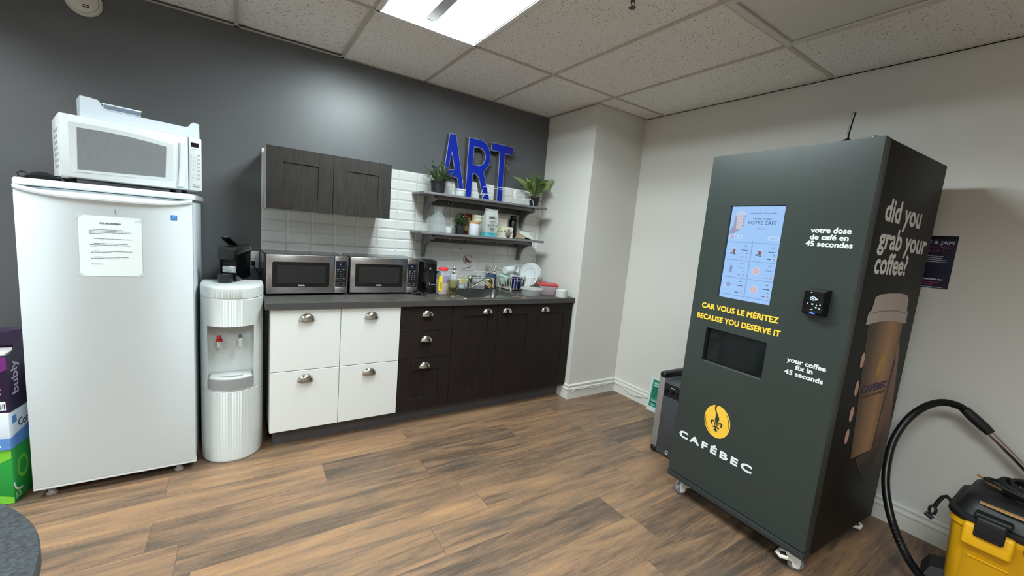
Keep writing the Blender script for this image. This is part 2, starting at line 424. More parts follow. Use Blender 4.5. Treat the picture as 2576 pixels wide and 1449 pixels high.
pl = thing('light_panel', 'unlit flat lens light panel set in the ceiling above the vending machine', 'ceiling light', ((UNLIT[0]+UNLIT[1])/2, (UNLIT[2]+UNLIT[3])/2, H))
mb = MB()
for a, b_ in (((-.305, -.61, -.006), (-.272, .61, .004)), ((.272, -.61, -.006), (.305, .61, .004)), ((-.272, -.61, -.006), (.272, -.577, .004)), ((-.272, .577, -.006), (.272, .61, .004))): mb.box(a, b_)
mb.build('frame', M('panel_frame', (205, 203, 196), 0.4), pl, smooth=0)
mb = MB(); mb.box((-.272, -.577, .006), (.272, .577, .014)); mb.build('lens', M('panel_lens', (206, 206, 200), 0.35, bump=0.1, nscale=300), pl, smooth=0)

sd = thing('smoke_detector', 'round white smoke detector high on the dark grey wall', 'smoke detector', (-.567, 0, 2.43))
mb = MB(); mb.lathe([(.074, 0), (.074, -.010), (.070, -.016)], axis='y', n=40); mb.build('base', M('detector_plastic', (206, 203, 194), 0.5), sd)
mb = MB(); mb.lathe([(.061, -.016), (.060, -.030), (.050, -.038), (.0, -.040)], axis='y', n=40, caps=False); cv = mb.build('cover', M('detector_plastic', (206, 203, 194), 0.5), sd)
mb = MB()
for k in range(2):
    for j in range(2): mb.box((.002+.014*j, -.0405, -.030-.009*k), (.013+.014*j, -.036, -.026-.009*k))
mb.build('slot', black_plastic, cv)
sp = thing('sprinkler_head', 'small metal fire sprinkler head hanging from the ceiling tiles', 'sprinkler', (1.60, -1.825, H+.005))
mb = MB(); mb.lathe([(.034, 0), (.030, -.006), (.014, -.008)], n=24); mb.build('escutcheon', M('sprinkler_bronze', (72, 58, 55), 0.35, metal=0.8), sp)
mb = MB(); mb.cyl((0, 0, -.03), .009, .024); mb.tube([(-.009, 0, -.02), (-.014, 0, -.035), (-.004, 0, -.052)], .002); mb.tube([(.009, 0, -.02), (.014, 0, -.035), (.004, 0, -.052)], .002); mb.lathe([(.004, -.05), (.016, -.056), (.016, -.058), (0, -.059)], n=16, caps=False)
mb.build('nozzle', M('sprinkler_bronze', (72, 58, 55), 0.35, metal=0.8), sp)

# ------------------------------------------------------------------ refrigerator and what stands on it
FX, FY, FW = -0.672, -0.642, 0.594
fr = thing('refrigerator', 'tall white single door refrigerator with a taped notice', 'refrigerator', (FX, FY, 0))
mb = MB(); mb.box((.004, .062, .035), (FW-.002, .60, 1.438), .006); mb.build('body', enamel, fr)
mb = MB()      # lid with rounded front corners
o = rrect(-.008, .0, FW+.012, .606, .03, 6)
oi = rrect(-.004, .005, FW+.008, .602, .028, 6)
mb.loft([ring(oi, 1.440), ring(o, 1.444), ring(o, 1.462), ring(oi, 1.470)]); mb.build('lid', white_gloss, fr)
# door: bowed shell with an integral recessed grip along its top
def bow(x): t = (x-FW/2)/(FW/2); return .012*(1-t*t)
xsd = [FW*k/24 for k in range(25)]
mb = MB()
zs = [(.056, .004), (.064, .0), (1.385, .0), (1.398, .004), (1.404, -.006), (1.412, -.008), (1.418, -.004), (1.424, .018), (1.430, .026), (1.437, .028)]
rings = []
for z, d in zs:
    top = z > 1.39
    f = [(x, d + (bow(0)-bow(x))*(1.0 if top else 0), z - (0.028*(1-((x-FW/2)/(FW/2))**4)*(1 if top else 0))*.9 + (.0 if not top else .022) if 1.39 < z < 1.43 else z) for x in xsd]
    rings.append(f + [(FW, .056, z), (0, .056, z)])
mb.loft(rings); dr = mb.build('door', enamel, fr)
mb = MB(); mb.box((-.002, .002, .046), (FW+.003, .054, .058), .004); mb.build('bottom_trim', white_gloss, dr)
mb = MB(); mb.box((.01, .054, .06), (FW-.01, .064, 1.43)); mb.build('gasket', M('gasket_grey', (150, 155, 165), 0.6), dr)
for x, y in ((.045, .05), (FW-.075, .05), (.045, .55), (FW-.075, .55)):
    mb = MB(); mb.cyl((x, y, .004), .014, .034, n=14); mb.cyl((x, y, 0), .02, .006, n=14); mb.build('foot', M('foot_grey', (165, 160, 158), 0.5), fr)
for x in (.10, .16, .47):
    mb = MB(); mb.box((x, .035, .036), (x+.018, .05, .048)); mb.build('hinge_bracket', white_plastic, fr)
f0 = frame((0, 0, 0), FRONT)
mb = MB(); strip(mb, f0, .511, 1.336, .535, 1.360, .0005, .0006); lb = mb.build('energy_sticker', M('sticker_blue', (38, 112, 190), 0.4), fr)
mb = MB(); strip(mb, f0, .513, 1.340, .533, 1.343, .0012, .0004); mb.prism([(.514, 1.348), (.520, 1.353), (.532, 1.354), (.527, 1.349)], f0, .0012, .0016); mb.build('sticker_print', M('sticker_white', (200, 222, 240), 0.5), lb)
mb = MB(); mb.prism([(.311, 1.345), (.313, 1.345), (.313, 1.367), (.311, 1.367)], f0, .0004, .0007); mb.prism([(.311, 1.357), (.317, 1.355), (.317, 1.357), (.312, 1.359)], f0, .0004, .0007); mb.prism([(.313, 1.343), (.318, 1.342), (.318, 1.344), (.313, 1.346)], f0, .0004, .0007)
mb.build('pen_mark', faint_ink, dr)
nt_ = thing('notice', 'white printed paper notice taped to the refrigerator door', 'notice', (FX+.189, FY-.0008, 1.0555))
mb = MB(); mb.prism(rrect(0, 0, .2135, .276, .008), frame((0, 0, 0), FRONT), .0003, .0009); mb.build('sheet', paper, nt_)
fn = frame((0, -.0009, 0), FRONT)
text('heading', 'Avis aux étudiants', .070, .141, .2425, .0068, fn, M('notice_ink', (74, 78, 80), 0.6), nt_, bold=.01)
mb = MB(); strip(mb, fn, .070, .2405, .141, .2413); mb.build('underline', M('notice_ink', (74, 78, 80), 0.6), nt_)
ls = []
for y, a, b_ in ((.214, .046, .152), (.2075, .034, .172), (.201, .034, .178), (.1945, .034, .09), (.172, .047, .176), (.150, .048, .163), (.1435, .035, .172), (.137, .035, .06), (.115, .049, .178), (.109, .037, .107), (.088, .049, .164), (.0815, .037, .135), (.055, .038, .077)): ls.append((a, b_, y))
scribble('lettering', ls, .0028, fn, M('notice_ink_grey', (110, 114, 116), 0.6), nt_, 4)
tape = M('clear_tape', (216, 226, 227), 0.25, alpha=0.3)
for i, (x, y, a) in enumerate(((.0, .27, 35), (.205, .262, 20), (.004, .004, -40), (.208, .006, 35))):
    mb = MB(); c, s = math.cos(math.radians(a)), math.sin(math.radians(a))
    mb.prism([(x + c*u - s*v, y + s*u + c*v) for u, v in ((-.014, -.006), (.014, -.006), (.014, .006), (-.014, .006))], frame((0, 0, 0), FRONT), .001, .0013); mb.build('tape', tape, nt_, smooth=0)

# white microwave, turned a little
MZ = 1.4705
wm = thing('microwave', 'white microwave oven standing on top of the refrigerator', 'microwave', (-.523, -.667, MZ), math.radians(17.4))
W_, D_, B_, T_ = .502, .335, .020, .287
mb = MB(); mb.box((0, .028, B_), (W_, D_, T_), .008); mb.build('body', white_plastic, wm)
mb = MB()
for k in range(7):
    for j in range(2): mb.box((-.0006, .06+.10*j, .06+.026*k), (.002, .13+.10*j, .072+.026*k))
mb.build('vent', M('vent_grey', (150, 152, 152), 0.6), wm)
SX = .447
mb = MB(); mb.box((.002, .0, B_+.002), (SX-.0015, .028, T_), .006); wd = mb.build('door', white_gloss, wm)
def wtop(x): t = (x-.03)/(.385-.03); return lerp(.262, .240, t) - .006 + .010*math.sin(PI*t)
win = [(.032, .044), (.382, .058)] + [(lerp(.385, .030, k/14), wtop(lerp(.385, .030, k/14))) for k in range(15)]
shape('window_frame', [win], -.0008, .0012, frame((0, 0, 0), FRONT), M('window_frame_grey', (198, 203, 205), 0.25), wd)
wi = [(.052, .058), (.352, .070)] + [(lerp(.358, .055, k/14), wtop(lerp(.358, .055, k/14)) - .020) for k in range(15)]
def mat_screen():
    m, nt, b = node_mat('perforated_window'); N = nt.nodes; L = nt.links
    tc = N.new('ShaderNodeTexCoord'); wv = N.new('ShaderNodeTexWave'); wv.inputs['Scale'].default_value = 90; wv.inputs['Distortion'].default_value = 0.6; wv.bands_direction = 'X'
    L.new(tc.outputs['Object'], wv.inputs['Vector'])
    mx = N.new('ShaderNodeMix'); mx.data_type = 'RGBA'; mx.inputs['A'].default_value = lin((122, 125, 126)) + (1,); mx.inputs['B'].default_value = lin((140, 143, 144)) + (1,)
    L.new(wv.outputs['Fac'], mx.inputs['Factor']); L.new(mx.outputs['Result'], b.inputs['Base Color']); b.inputs['Roughness'].default_value = 0.25; b.inputs['Metallic'].default_value = 0.3
    return m
shape('window', [wi], .0012, .002, frame((0, 0, 0), FRONT), mat_screen(), wd)
mb = MB(); hp = [(.407, z) for z in (.04, .07, .15, .22, .245)]
mb.loft([[(x-.004 + .004*math.sin(i), -.001, z), (x+.002, -.013, z), (x+.022, -.013, z), (x+.032, -.001, z)] for i, (x, z) in enumerate(((.398, .035), (.402, .045), (.408, .14), (.411, .235), (.410, .248)))]); mb.build('handle', white_gloss, wd)
text('logo', '~', .05, .10, .046, .006, frame((0, -.001, 0), FRONT), M('silver_print', (165, 170, 172), 0.4), wd, bold=.01)
mb = MB(); mb.box((SX+.001, .001, B_+.002), (W_, .028, T_), .005); cp = mb.build('control_panel', white_gloss, wm)
fc = frame((0, .001, 0), FRONT)
mb = MB(); strip(mb, fc, SX+.009, .240, SX+.042, .262, .0003, .0008); mb.build('display', M('display_dark', (24, 22, 30), 0.15), cp)
mb = MB()
for k in range(7): strip(mb, fc, SX+.034, .078+.0195*k, SX+.047, .0895+.0195*k, .0003, .001)
mb.build('button', M('button_grey', (178, 176, 170), 0.5), cp)
mb = MB()
for r in range(4):
    for c in range(3): strip(mb, fc, SX+.0075+.0082*c, .124+.0195*r, SX+.0148+.0082*c, .140+.0195*r, .0003, .0006)
strip(mb, fc, SX+.0075, .207, SX+.021, .217); strip(mb, fc, SX+.0345, .212, SX+.047, .222)
kp = mb.build('keypad', M('keypad_white', (208, 213, 214), 0.4), cp, smooth=0)
ks = ['1', '2', '3', '4', '5', '6', '7', '8', '9', ' ', '0', ' ']
for r in range(4):
    for c in range(3):
        if ks[r*3+c] != ' ': text('digit', ks[r*3+c], SX+.0099+.0082*c, SX+.0124+.0082*c, .186-.0195*r, .006, frame((0, .0002, 0), FRONT), faint_ink, cp)
mb = MB(); strip(mb, fc, SX+.008, .099, SX+.031, .113); strip(mb, fc, SX+.008, .081, SX+.031, .095); mb.build('start_button', M('keypad_white', (208, 213, 214), 0.4), cp)
scribble('print', [(SX+.014, SX+.026, .104), (SX+.011, SX+.028, .086), (SX+.016, SX+.034, .228), (SX+.017, SX+.044, .050)], .003, frame((0, 0, 0), FRONT), faint_ink, cp, 3)
mb = MB(); strip(mb, fc, SX+.014, .038, SX+.044, .045); mb.build('badge', M('badge_grey', (140, 138, 134), 0.4), cp)
for x, y in ((.04, .06), (.44, .06), (.04, .29), (.44, .29)):
    mb = MB(); mb.cyl((x, y, 0), .013, B_+.002, n=14); mb.build('foot', black_rubber, wm)

# clear refrigerator door bin lying on the microwave
db = thing('door_bin', 'translucent plastic refrigerator door bin lying on the white microwave', 'plastic bin', (-.463, -.626, MZ+T_+.0005), math.radians(17.4))
binp = M('translucent_plastic', (222, 231, 240), 0.2, alpha=0.72)
bl = .428
prof = [(0, 0), (bl, 0), (bl-.001, .072), (bl-.026, .077), (bl-.036, .068), (bl-.046, .052), (bl-.06, .047), (bl*.5, .049), (.108, .053), (.070, .062), (.064, .076), (.058, .085), (.030, .089), (.002, .089)]
shape('front_wall', [prof], -.003, .0, frame((0, 0, 0), FRONT), binp, db)
mb = MB(); mb.box((.0, .0, 0), (bl, .115, .003)); mb.box((0, .003, .003), (.003, .115, .088)); mb.box((bl-.003, .003, .003), (bl, .115, .074)); mb.box((.003, .112, .003), (bl-.003, .115, .06))
mb.box((.058, .003, .003), (.060, .112, .082)); mb.box((.02, .012, .03), (.024, .10, .078)); mb.box((.004, .02, .045), (.058, .024, .05))
mb.build('tray', binp, db)
mb = MB(); mb.box((.070, -.004, .071), (.205, .012, .077), .002); mb.box((.074, -.002, .050), (.20, .0, .071)); mb.build('rail', M('bin_rail', (214, 226, 240), 0.25), db)
mb = MB(); mb.box((.076, -.0045, .055), (.199, -.0025, .070)); mb.build('rail_window', M('bin_window', (120, 132, 150), 0.2, alpha=0.85), db)

# face mask
fm = thing('face_mask', 'black cloth face mask lying on the refrigerator beside the microwave', 'face mask', (-.607, -.565, MZ))
mb = MB(); rr = []
for i in range(13):
    t = i/12; x = -.045 + .10*t; h = .030*math.sin(PI*min(1, max(0, .12+.8*t))) + .004
    rr.append([(x, -.02, .001), (x, -.026, h*.55), (x, -.008, h), (x, .016, h*.8+.002), (x, .024, .001)])
mb.loft(rr); mb.build('cloth', M('black_cloth', (20, 20, 22), 0.9), fm)
mb = MB(); mb.tube([(-.04, -.012, .022), (-.055, -.012, .028), (-.068, -.01, .018), (-.066, -.01, .008), (-.05, -.012, .003), (-.042, -.012, .004)], .0025)
mb.tube([(.045, -.012, .02), (.062, -.015, .018), (.068, -.015, .010), (.074, -.012, .016)], .0025); mb.build('ear_loop', M('black_cloth', (20, 20, 22), 0.9), fm)

# ------------------------------------------------------------------ water cooler
wc = thing('water_cooler', 'white bottom load water cooler with red and blue taps', 'water cooler', (.087, -.45, 0))
HW = .150
cooler_plastic = M('cooler_plastic', (204, 208, 206), .5)
def yfr(x): return -.182*max(0.0, 1-abs(x/HW)**2.15)**(1/2.1)
def outline(shrink=0.0, rib=None, n=150, notch=None):
    pts = []
    for k in range(n+1):
        t = -1 + 2*k/n; x = HW*math.sin(t*PI/2); y = yfr(x)
        d = 0.0
        if rib and rib[0] < x < rib[1]: d = .0017*(0.5-0.5*math.cos(2*PI*(x-rib[0])/rib[2]))
        if notch and notch[0] < x < notch[1]: y = notch[2]
        s = 1 - shrink/HW
        pts.append((x*s, y*(1 - shrink/.182) + d))
    pts += [(HW*(1-shrink/HW), .13), (-HW*(1-shrink/HW), .13)]
    return pts
R1 = (-.122, .098, .0129); R2 = (-.085, .048, .0133)
mb = MB()
mb.loft([ring(outline(.006), 0), ring(outline(.001), .006), ring(outline(0), .012), ring(outline(0), .018), ring(outline(0, R1), .024), ring(outline(0, R1), .412), ring(outline(.003), .414), ring(outline(.003), .418)]); mb.build('lower_panel', cooler_plastic, wc)
mb = MB(); NT = (-.112, .100, -.045)
mb.loft([ring(outline(.003), .4185), ring(outline(0), .420), ring(outline(0), .430)])
mb.loft([ring(outline(0, None, 150, NT), .430), ring(outline(0, None, 150, NT), .784)])
mb.loft([ring(outline(0), .784), ring(outline(0, R2), .786), ring(outline(0, R2), .930), ring(outline(.003), .932), ring(outline(.003), .936)]); mb.build('cabinet', cooler_plastic, wc)
mb = MB(); mb.loft([ring(outline(.003), .9365), ring(outline(0, R2), .939), ring(outline(0, R2), .986), ring(outline(.0015), .9945), ring(outline(.005), .9985), ring(outline(.010), 1.0)]); mb.build('top_cap', cooler_plastic, wc)
mb = MB(); xsn = [lerp(-.111, .099, k/30) for k in range(31)]
mb.loft([[(x, yfr(x)-.003, z) for x in xsn] + [(.099, -.05, z), (-.111, -.05, z)] for z in (.428, .486)])
tr = mb.build('drip_tray', M('tray_grey', (142, 143, 143), 0.45), wc)
mb = MB(); mb.loft([[(x*.93, yfr(x)*.96-.001, z) for x in xsn] + [(.09, -.055, z), (-.10, -.055, z)] for z in (.4855, .489)]); mb.build('rim', M('tray_rim', (205, 206, 204), 0.4), tr)
mb = MB(); mb.loft([[(lerp(-.06, .05, k/12), -.13 - .018*math.sin(PI*k/12), z) for k in range(13)] + [(lerp(.05, -.06, k/12), -.118 - .004*math.sin(PI*k/12), z) for k in range(13)] for z in (.489, .4895)]); mb.build('grille', M('tray_grey', (142, 143, 143), 0.45), tr)
for x, cm, nm in ((-.062, M('tap_red', (176, 28, 36), 0.35), 'red tap'), (.036, M('tap_blue', (92, 112, 150), 0.4), 'blue tap')):
    mb = MB(); mb.cyl((x, -.085, .69), .012, .045, 'y', 16); mb.lathe([(.009, .652), (.0105, .676), (.013, .682), (.013, .694), (.010, .698)], (x, -.098, 0), 18); tp = mb.build('tap', cooler_plastic, wc); tp['label'] = nm
    mb = MB()
    if 'red' in nm: mb.lathe([(.0165, .687), (.0165, .697), (.011, .699), (.011, .716), (.0095, .718)], (x, -.098, 0), 18)
    else: mb.lathe([(.008, .699), (.0085, .715), (.007, .717)], (x, -.098, 0), 18)
    mb.build('lever', cm, tp)

# capsule coffee machine on the cooler
cm_ = thing('coffee_machine', 'small black capsule coffee machine standing on the water cooler', 'coffee machine', (.016, -.432, 1.0005), math.radians(-17.5))
bs = black_plastic
mb = MB(); mb.box((.004, .05, 0), (.078, .285, .202), .006); mb.build('body', bs, cm_)
mb = MB(); mb.box((.0, .0, .128), (.0785, .052, .203), .006); mb.build('brew_head', M('black_satin', (30, 30, 32), 0.25), cm_)
mb = MB(); mb.box((.0795, .03, .004), (.084, .27, .180), .002); mb.box((.0, .03, .004), (.0035, .27, .18), .001); mb.build('side_panel', black_gloss, cm_)
mb = MB(); mb.box((.006, .044, .06), (.076, .052, .13)); mb.build('recess', M('recess_black', (12, 11, 12), 0.6), cm_)
o = [(.034 + .037*math.cos(math.radians(a)), .02 + .052*math.sin(math.radians(a))) for a in range(180, 361, 12)] + [(.071, .05), (-.003, .05)]
mb = MB(); mb.loft([ring([(p[0]*.95+.002, p[1]*.95) for p in o], 0), ring(o, .006), ring(o, .042), ring([(p[0]*.97+.001, p[1]*.97) for p in o], .047)]); mb.build('drip_tray', M('black_satin', (30, 30, 32), 0.25), cm_)
mb = MB(); mb.box((.010, .0385, .052), (.0775, .0435, .089), .002); st = mb.build('sticker', M('label_white', (205, 210, 212), 0.5), cm_)
fs = frame((0, .0384, 0), FRONT)
scribble('print', [(.026, .064, .079), (.018, .070, .0755), (.014, .072, .068), (.03, .056, .061), (.02, .07, .056)], .0026, fs, faint_ink, st, 8)
mb = MB(); A = Matrix.Translation((.041, .075, .2)) @ Matrix.Rotation(math.radians(-142), 4, 'X'); 
mb = MB(); mb.loft([[(.018, .11, .205), (.066, .11, .205), (.066, .115, .215), (.018, .115, .215)], [(.012, .02, .248), (.055, .02, .248), (.055, .024, .256), (.012, .024, .256)], [(.016, .004, .252), (.05, .004, .252), (.05, .006, .258), (.016, .006, .258)]])
lv = mb.build('lever', black_gloss, cm_)
mb = MB(); mb.box((.022, .007, .2505), (.045, .012, .2595)); mb.build('slot', M('slot_grey', (120, 122, 124), 0.3), lv)
mb = MB(); mb.box((.006, .287, .02), (.078, .31, .19), .006); mb.build('water_tank', M('tank_clear', (170, 180, 186), 0.1, alpha=0.45), cm_)

# outlet behind it
ol = thing('wall_outlet', 'white double wall outlet beside the tiles behind the capsule machine', 'outlet', (.192, 0, 1.036))
mb = MB(); mb.box((-.036, -.006, 0), (.036, 0, .114), .003); pt = mb.build('plate', white_plastic, ol)
for z in (.016, .062):
    mb = MB(); mb.box((-.017, -.009, z), (.017, -.005, z+.036), .004); mb.build('socket', M('socket_white', (212, 212, 206), 0.4), ol)
pc = thing('power_cord', 'black plug and cord running from the outlet behind the coffee machine', 'cord', (.192, 0, 1.036))
mb = MB(); mb.box((-.014, -.034, .02), (.014, -.0095, .05), .006); mb.build('plug', black_rubber, pc)
mb = MB(); mb.tube([(0, -.032, .035), (.006, -.042, .02), (.02, -.05, -.005), (.04, -.045, -.03), (.044, -.04, -.055), (.038, -.03, -.10), (.03, -.02, -.4), (.025, -.02, -1.0)], .0035); mb.build('cable', black_rubber, pc)

# ------------------------------------------------------------------ drink cartons beside the refrigerator
def carton(name, loc, w, d, h, mats, label, bev=.004):
    t = thing(name, label, 'carton', loc, math.radians(-8), 'drink cartons stacked beside the refrigerator')
    mb = MB(); mb.box((-w, 0, 0), (0, d, h), bev); mb.build('box', mats, t); return t
gm = M('carton_green', (38, 148, 62), 0.3); gl = M('carton_lime', (120, 200, 60), 0.3); wht = M('print_white', (230, 235, 238), 0.4)
gx = thing('drink_carton', 'green soda carton on the floor, lowest of the stack', 'carton', (-.735, -.625, 0), math.radians(-8), 'drink cartons stacked beside the refrigerator')
mb = MB(); mb.box((-.40, 0, 0), (0, .28, .262), .006); mb.build('box', gm, gx)
fF = frame((0, 0, 0), FRONT); fS = frame((0, 0, 0), SIDE)
mb = MB(); mb.prism([(-.001, .22), (-.06, .19), (-.14, .20), (-.2, .26), (-.001, .26)], fF, .0003, .0008); mb.prism([(-.001, .03), (-.05, .045), (-.1, .02), (-.12, .002), (-.001, .002)], fF, .0003, .0008); mb.build('logo_print', gl, gx)
mb = MB()
for z, l in ((.19, .03), (.135, .05), (.105, .05)): strip(mb, fF, -.10, z, -.10+l, z+.012)
mb.build('print_text', wht, gx)
def blob(cx, cy, rx, ry, n=20): return [(cx+rx*math.cos(2*PI*k/n), cy+ry*math.sin(2*PI*k/n)) for k in range(n)]
shape('print_bubble', [blob(.07, .15, .04, .055), blob(.07, .15, .027, .038)[::-1]], .0003, .0007, fS, gl, gx); shape('print_bubble', [arc(.05, .10, .05, .055, 180, 280) + arc(.05, .10, .042, .046, 280, 180)], .0003, .0007, fS, wht, gx)
text('lettering', '12', .012, .045, .018, .025, fS, M('print_pale_green', (170, 220, 160), 0.4), gx, bold=.02)
bx = thing('drink_carton', 'white and blue beer carton between the green and purple cartons', 'carton', (-.733, -.632, .2625), math.radians(-8), 'drink cartons stacked beside the refrigerator')
mb = MB(); mb.box((-.36, 0, 0), (0, .27, .172), .005); mb.build('box', M('carton_white', (214, 222, 232), 0.35), bx)
mb = MB(); mb.prism([(-.36, .002), (-.001, .002), (-.001, .055), (-.36, .075)], fF, .0003, .0008); mb.prism([(.001, .002), (.269, .002), (.269, .09), (.001, .055)], fS, .0003, .0008); strip(mb, fF, -.06, .135, -.035, .15); strip(mb, fS, .02, .115, .05, .15)
mb.build('logo_print', M('carton_blue', (92, 140, 205), 0.35), bx)
text('lettering', 'Corona', .06, .20, .085, .036, fS, ink, bx, bold=.01); text('lettering', 'Cero', .11, .19, .052, .022, fS, ink, bx)
text('lettering', '0%', -.10, -.03, .014, .028, fF, wht, bx, bold=.02)
px = thing('drink_carton', 'dark purple sparkling water carton on top of the stack, torn open', 'carton', (-.731, -.622, .435), math.radians(-8), 'drink cartons stacked beside the refrigerator')
mb = MB(); mb.loft([[(-.30, 0, z), (0, 0, z), (0, .26, z), (-.30, .26, z)] for z in (0, .262)], caps=False); mb.poly([(-.30, 0, .001), (0, 0, .001), (0, .26, .001), (-.3, .26, .001)])
mb.poly([(0, .03, .262), (0, .26, .262), (-.02, .26, .32), (-.01, .08, .30)]); mb.poly([(-.3, .26, .262), (0, .26, .262), (-.01, .28, .33), (-.3, .29, .31)])
mb.build('box', M('carton_purple', (36, 18, 48), 0.3), px, smooth=0)
mb = MB(); mb.prism([(-.3, .255), (-.001, .255), (-.001, .20), (-.04, .175), (-.1, .178), (-.3, .21)], fF, .0003, .0008); mb.build('logo_print', M('carton_magenta', (110, 38, 112), 0.35), px)
text('lettering', 'bubly', -.02, -.11, .09, .030, frame((0, 0, 0), ((0, 0, 1), (1, 0, 0), (0, -1, 0))), wht, px, bold=.02) if False else None
def vtext(s, x, z0, z1, cap, fr_o, X, N, mat, parent, bold=.02):   # reads downwards
    return text('lettering', s, 0, z1-z0, 0, cap, (Vector(fr_o) + Vector(X)*x + Vector((0, 0, z1)), Vector((0, 0, -1)), Vector(X), Vector(N)), mat, parent, bold=bold)
vtext('bubly', -.055, .065, .150, .030, (0, 0, 0), (1, 0, 0), (0, -1, 0), wht, px)
text('lettering', 'bubly', 0, .15, 0, .042, (Vector((.0, .065, .075)), Vector((0, 0, 1)), Vector((0, -1, 0)), Vector((1, 0, 0))), M('print_lilac', (190, 176, 200), 0.4), px, bold=.02)
mb = MB(); strip(mb, fF, -.058, .012, -.012, .052, .0003, .0005); bc = mb.build('barcode', wht, px)
mb = MB()
for k in range(9): strip(mb, fF, -.055+.0047*k, .016, -.0535+.0047*k+.0008*(k % 3), .040, .0009, .0003)
mb.build('bars', ink, bc)
mb = MB(); mb.box((-.28, .03, .19), (-.02, .24, .235), .01); mb.box((-.06, .04, .235), (-.02, .10, .262), .008); mb.build('wrapper', M('white_wrapper', (215, 212, 208), 0.5), px)

# ------------------------------------------------------------------ round table in the near corner
rt = thing('round_table', 'dark grey speckled round table top in the near left corner', 'table', (-.6711, -2.321, 0))
def mat_speckle():
    m, nt, b = node_mat('speckled_charcoal'); N = nt.nodes; L = nt.links
    tc = N.new('ShaderNodeTexCoord'); nz = N.new('ShaderNodeTexNoise'); nz.inputs['Scale'].default_value = 160; nz.inputs['Detail'].default_value = 3
    L.new(tc.outputs['Object'], nz.inputs['Vector']); rp = N.new('ShaderNodeValToRGB'); L.new(nz.outputs['Fac'], rp.inputs[0])
    e = rp.color_ramp.elements; e[0].position = 0.35; e[0].color = lin((30, 33, 36)) + (1,); e[1].position = 0.7; e[1].color = lin((58, 62, 66)) + (1,)
    L.new(rp.outputs[0], b.inputs['Base Color']); b.inputs['Roughness'].default_value = 0.5; return m
mb = MB(); mb.lathe([(.470, .705), (.486, .708), (.490, .714), (.490, .735), (.487, .740), (.48, .7405)], n=96); mb.build('tabletop', mat_speckle(), rt)
mb = MB(); mb.cyl((0, 0, .02), .04, .69); mb.lathe([(.16, .695), (.16, .705)], n=24); mb.build('column', black_plastic, rt)
mb = MB(); mb.lathe([(.26, 0), (.26, .012), (.10, .03), (.045, .05)], n=40); mb.build('base', black_plastic, rt)
# ------------------------------------------------------------------ kitchen units
YD = -.602; ZT = .868
def cup_pull(parent, x, y, z):
    mb = MB(); a, h, d = .0435, .043, .024; n, m = 20, 8
    for sgn, k in ((1, 1.0), (-1, .90)):
        rings = []
        for j in range(m+1):
            ph = PI/2*j/m
            rings.append([(x + a*k*math.cos(PI*i/n), y - d*k*math.sin(PI*i/n)**.8*math.sin(ph), z + h*k*math.sin(PI*i/n)**.9*math.cos(ph)**.8) for i in range(n+1)])
        mb.loft(rings, caps=False, closed=False)
    mb.box((x-a-.001, y-.0015, z-.001), (x-a+.006, y, z+.004)); mb.box((x+a-.006, y-.0015, z-.001), (x+a+.001, y, z+.004))
    return mb.build('handle', nickel, parent, smooth=60)
def slab(mb, x0, x1, z0, z1, y0, y1, bev=.0012):
    mb.box((x0, y0, z0), (x1, y1, z1), bev, 1)
def shaker(mb, x0, x1, z0, z1, y0, y1, fw, rec=.006):
    slab(mb, x0, x0+fw, z0, z1, y0, y1, .0006); slab(mb, x1-fw, x1, z0, z1, y0, y1, .0006)
    slab(mb, x0+fw, x1-fw, z0, z0+fw, y0, y1, .0006); slab(mb, x0+fw, x1-fw, z1-fw, z1, y0, y1, .0006)
    mb.box((x0+fw, y0+rec, z0+fw), (x1-fw, y1, z1-fw))
S = [.266, .645, 1.0235, 1.411, 1.792, 2.175, 2.556]
carc_w = M('cabinet_white', (214, 213, 205), 0.45); carc_b = M('cabinet_black_brown', (36, 30, 28), 0.5)
front_w = M('drawer_white', (224, 225, 222), 0.32)
def unit(name, label, x0, x1, fronts, mat, cmat, group=None, cat='cabinet'):
    t = thing(name, label, cat, (x0, 0, 0), 0, group); W = x1-x0
    mb = MB(); mb.box((.0, YD+.02, .116), (.016, -.012, ZT)); mb.box((W-.016, YD+.02, .116), (W-.0005, -.012, ZT)); mb.box((.016, YD+.02, .116), (W-.016, -.012, .132)); mb.box((.016, -.02, .132), (W-.016, -.012, ZT))
    mb.build('carcass', cmat, t, smooth=0)
    for kind, a, b_, z0, z1, style, hx in fronts:
        mb = MB()
        if style == 'slab': slab(mb, a+.0015, b_-.0015, z0, z1, YD, YD+.018)
        else: shaker(mb, a+.0015, b_-.0015, z0, z1, YD, YD+.018, .0855)
        d = mb.build(kind, mat, t, smooth=0)
        cup_pull(d, hx, YD, z1-.068 if kind == 'drawer' else z1-.066)
    return t
w1 = S[1]-S[0]
unit('drawer_cabinet', 'white base cabinet with two drawers beside the water cooler', S[0], S[1], [('drawer', 0, w1, .494, .866, 'slab', .189), ('drawer', 0, w1, .118, .490, 'slab', .187)], front_w, carc_w, 'base cabinets under the worktop', 'drawer cabinet')
w2 = S[2]-S[1]
unit('drawer_cabinet', 'white base cabinet with two drawers next to the dark drawers', S[1], S[2], [('drawer', 0, w2, .494, .866, 'slab', .187), ('drawer', 0, w2, .118, .490, 'slab', .186)], front_w, carc_w, 'base cabinets under the worktop', 'drawer cabinet')
w3 = S[3]-S[2]
unit('drawer_cabinet', 'dark wood base cabinet with three drawers', S[2], S[3], [('drawer', 0, w3, .686, .866, 'slab', .190), ('drawer', 0, w3, .495, .683, 'slab', .192), ('drawer', 0, w3, .118, .492, 'shaker', .191)], oak, carc_b, 'base cabinets under the worktop', 'drawer cabinet')
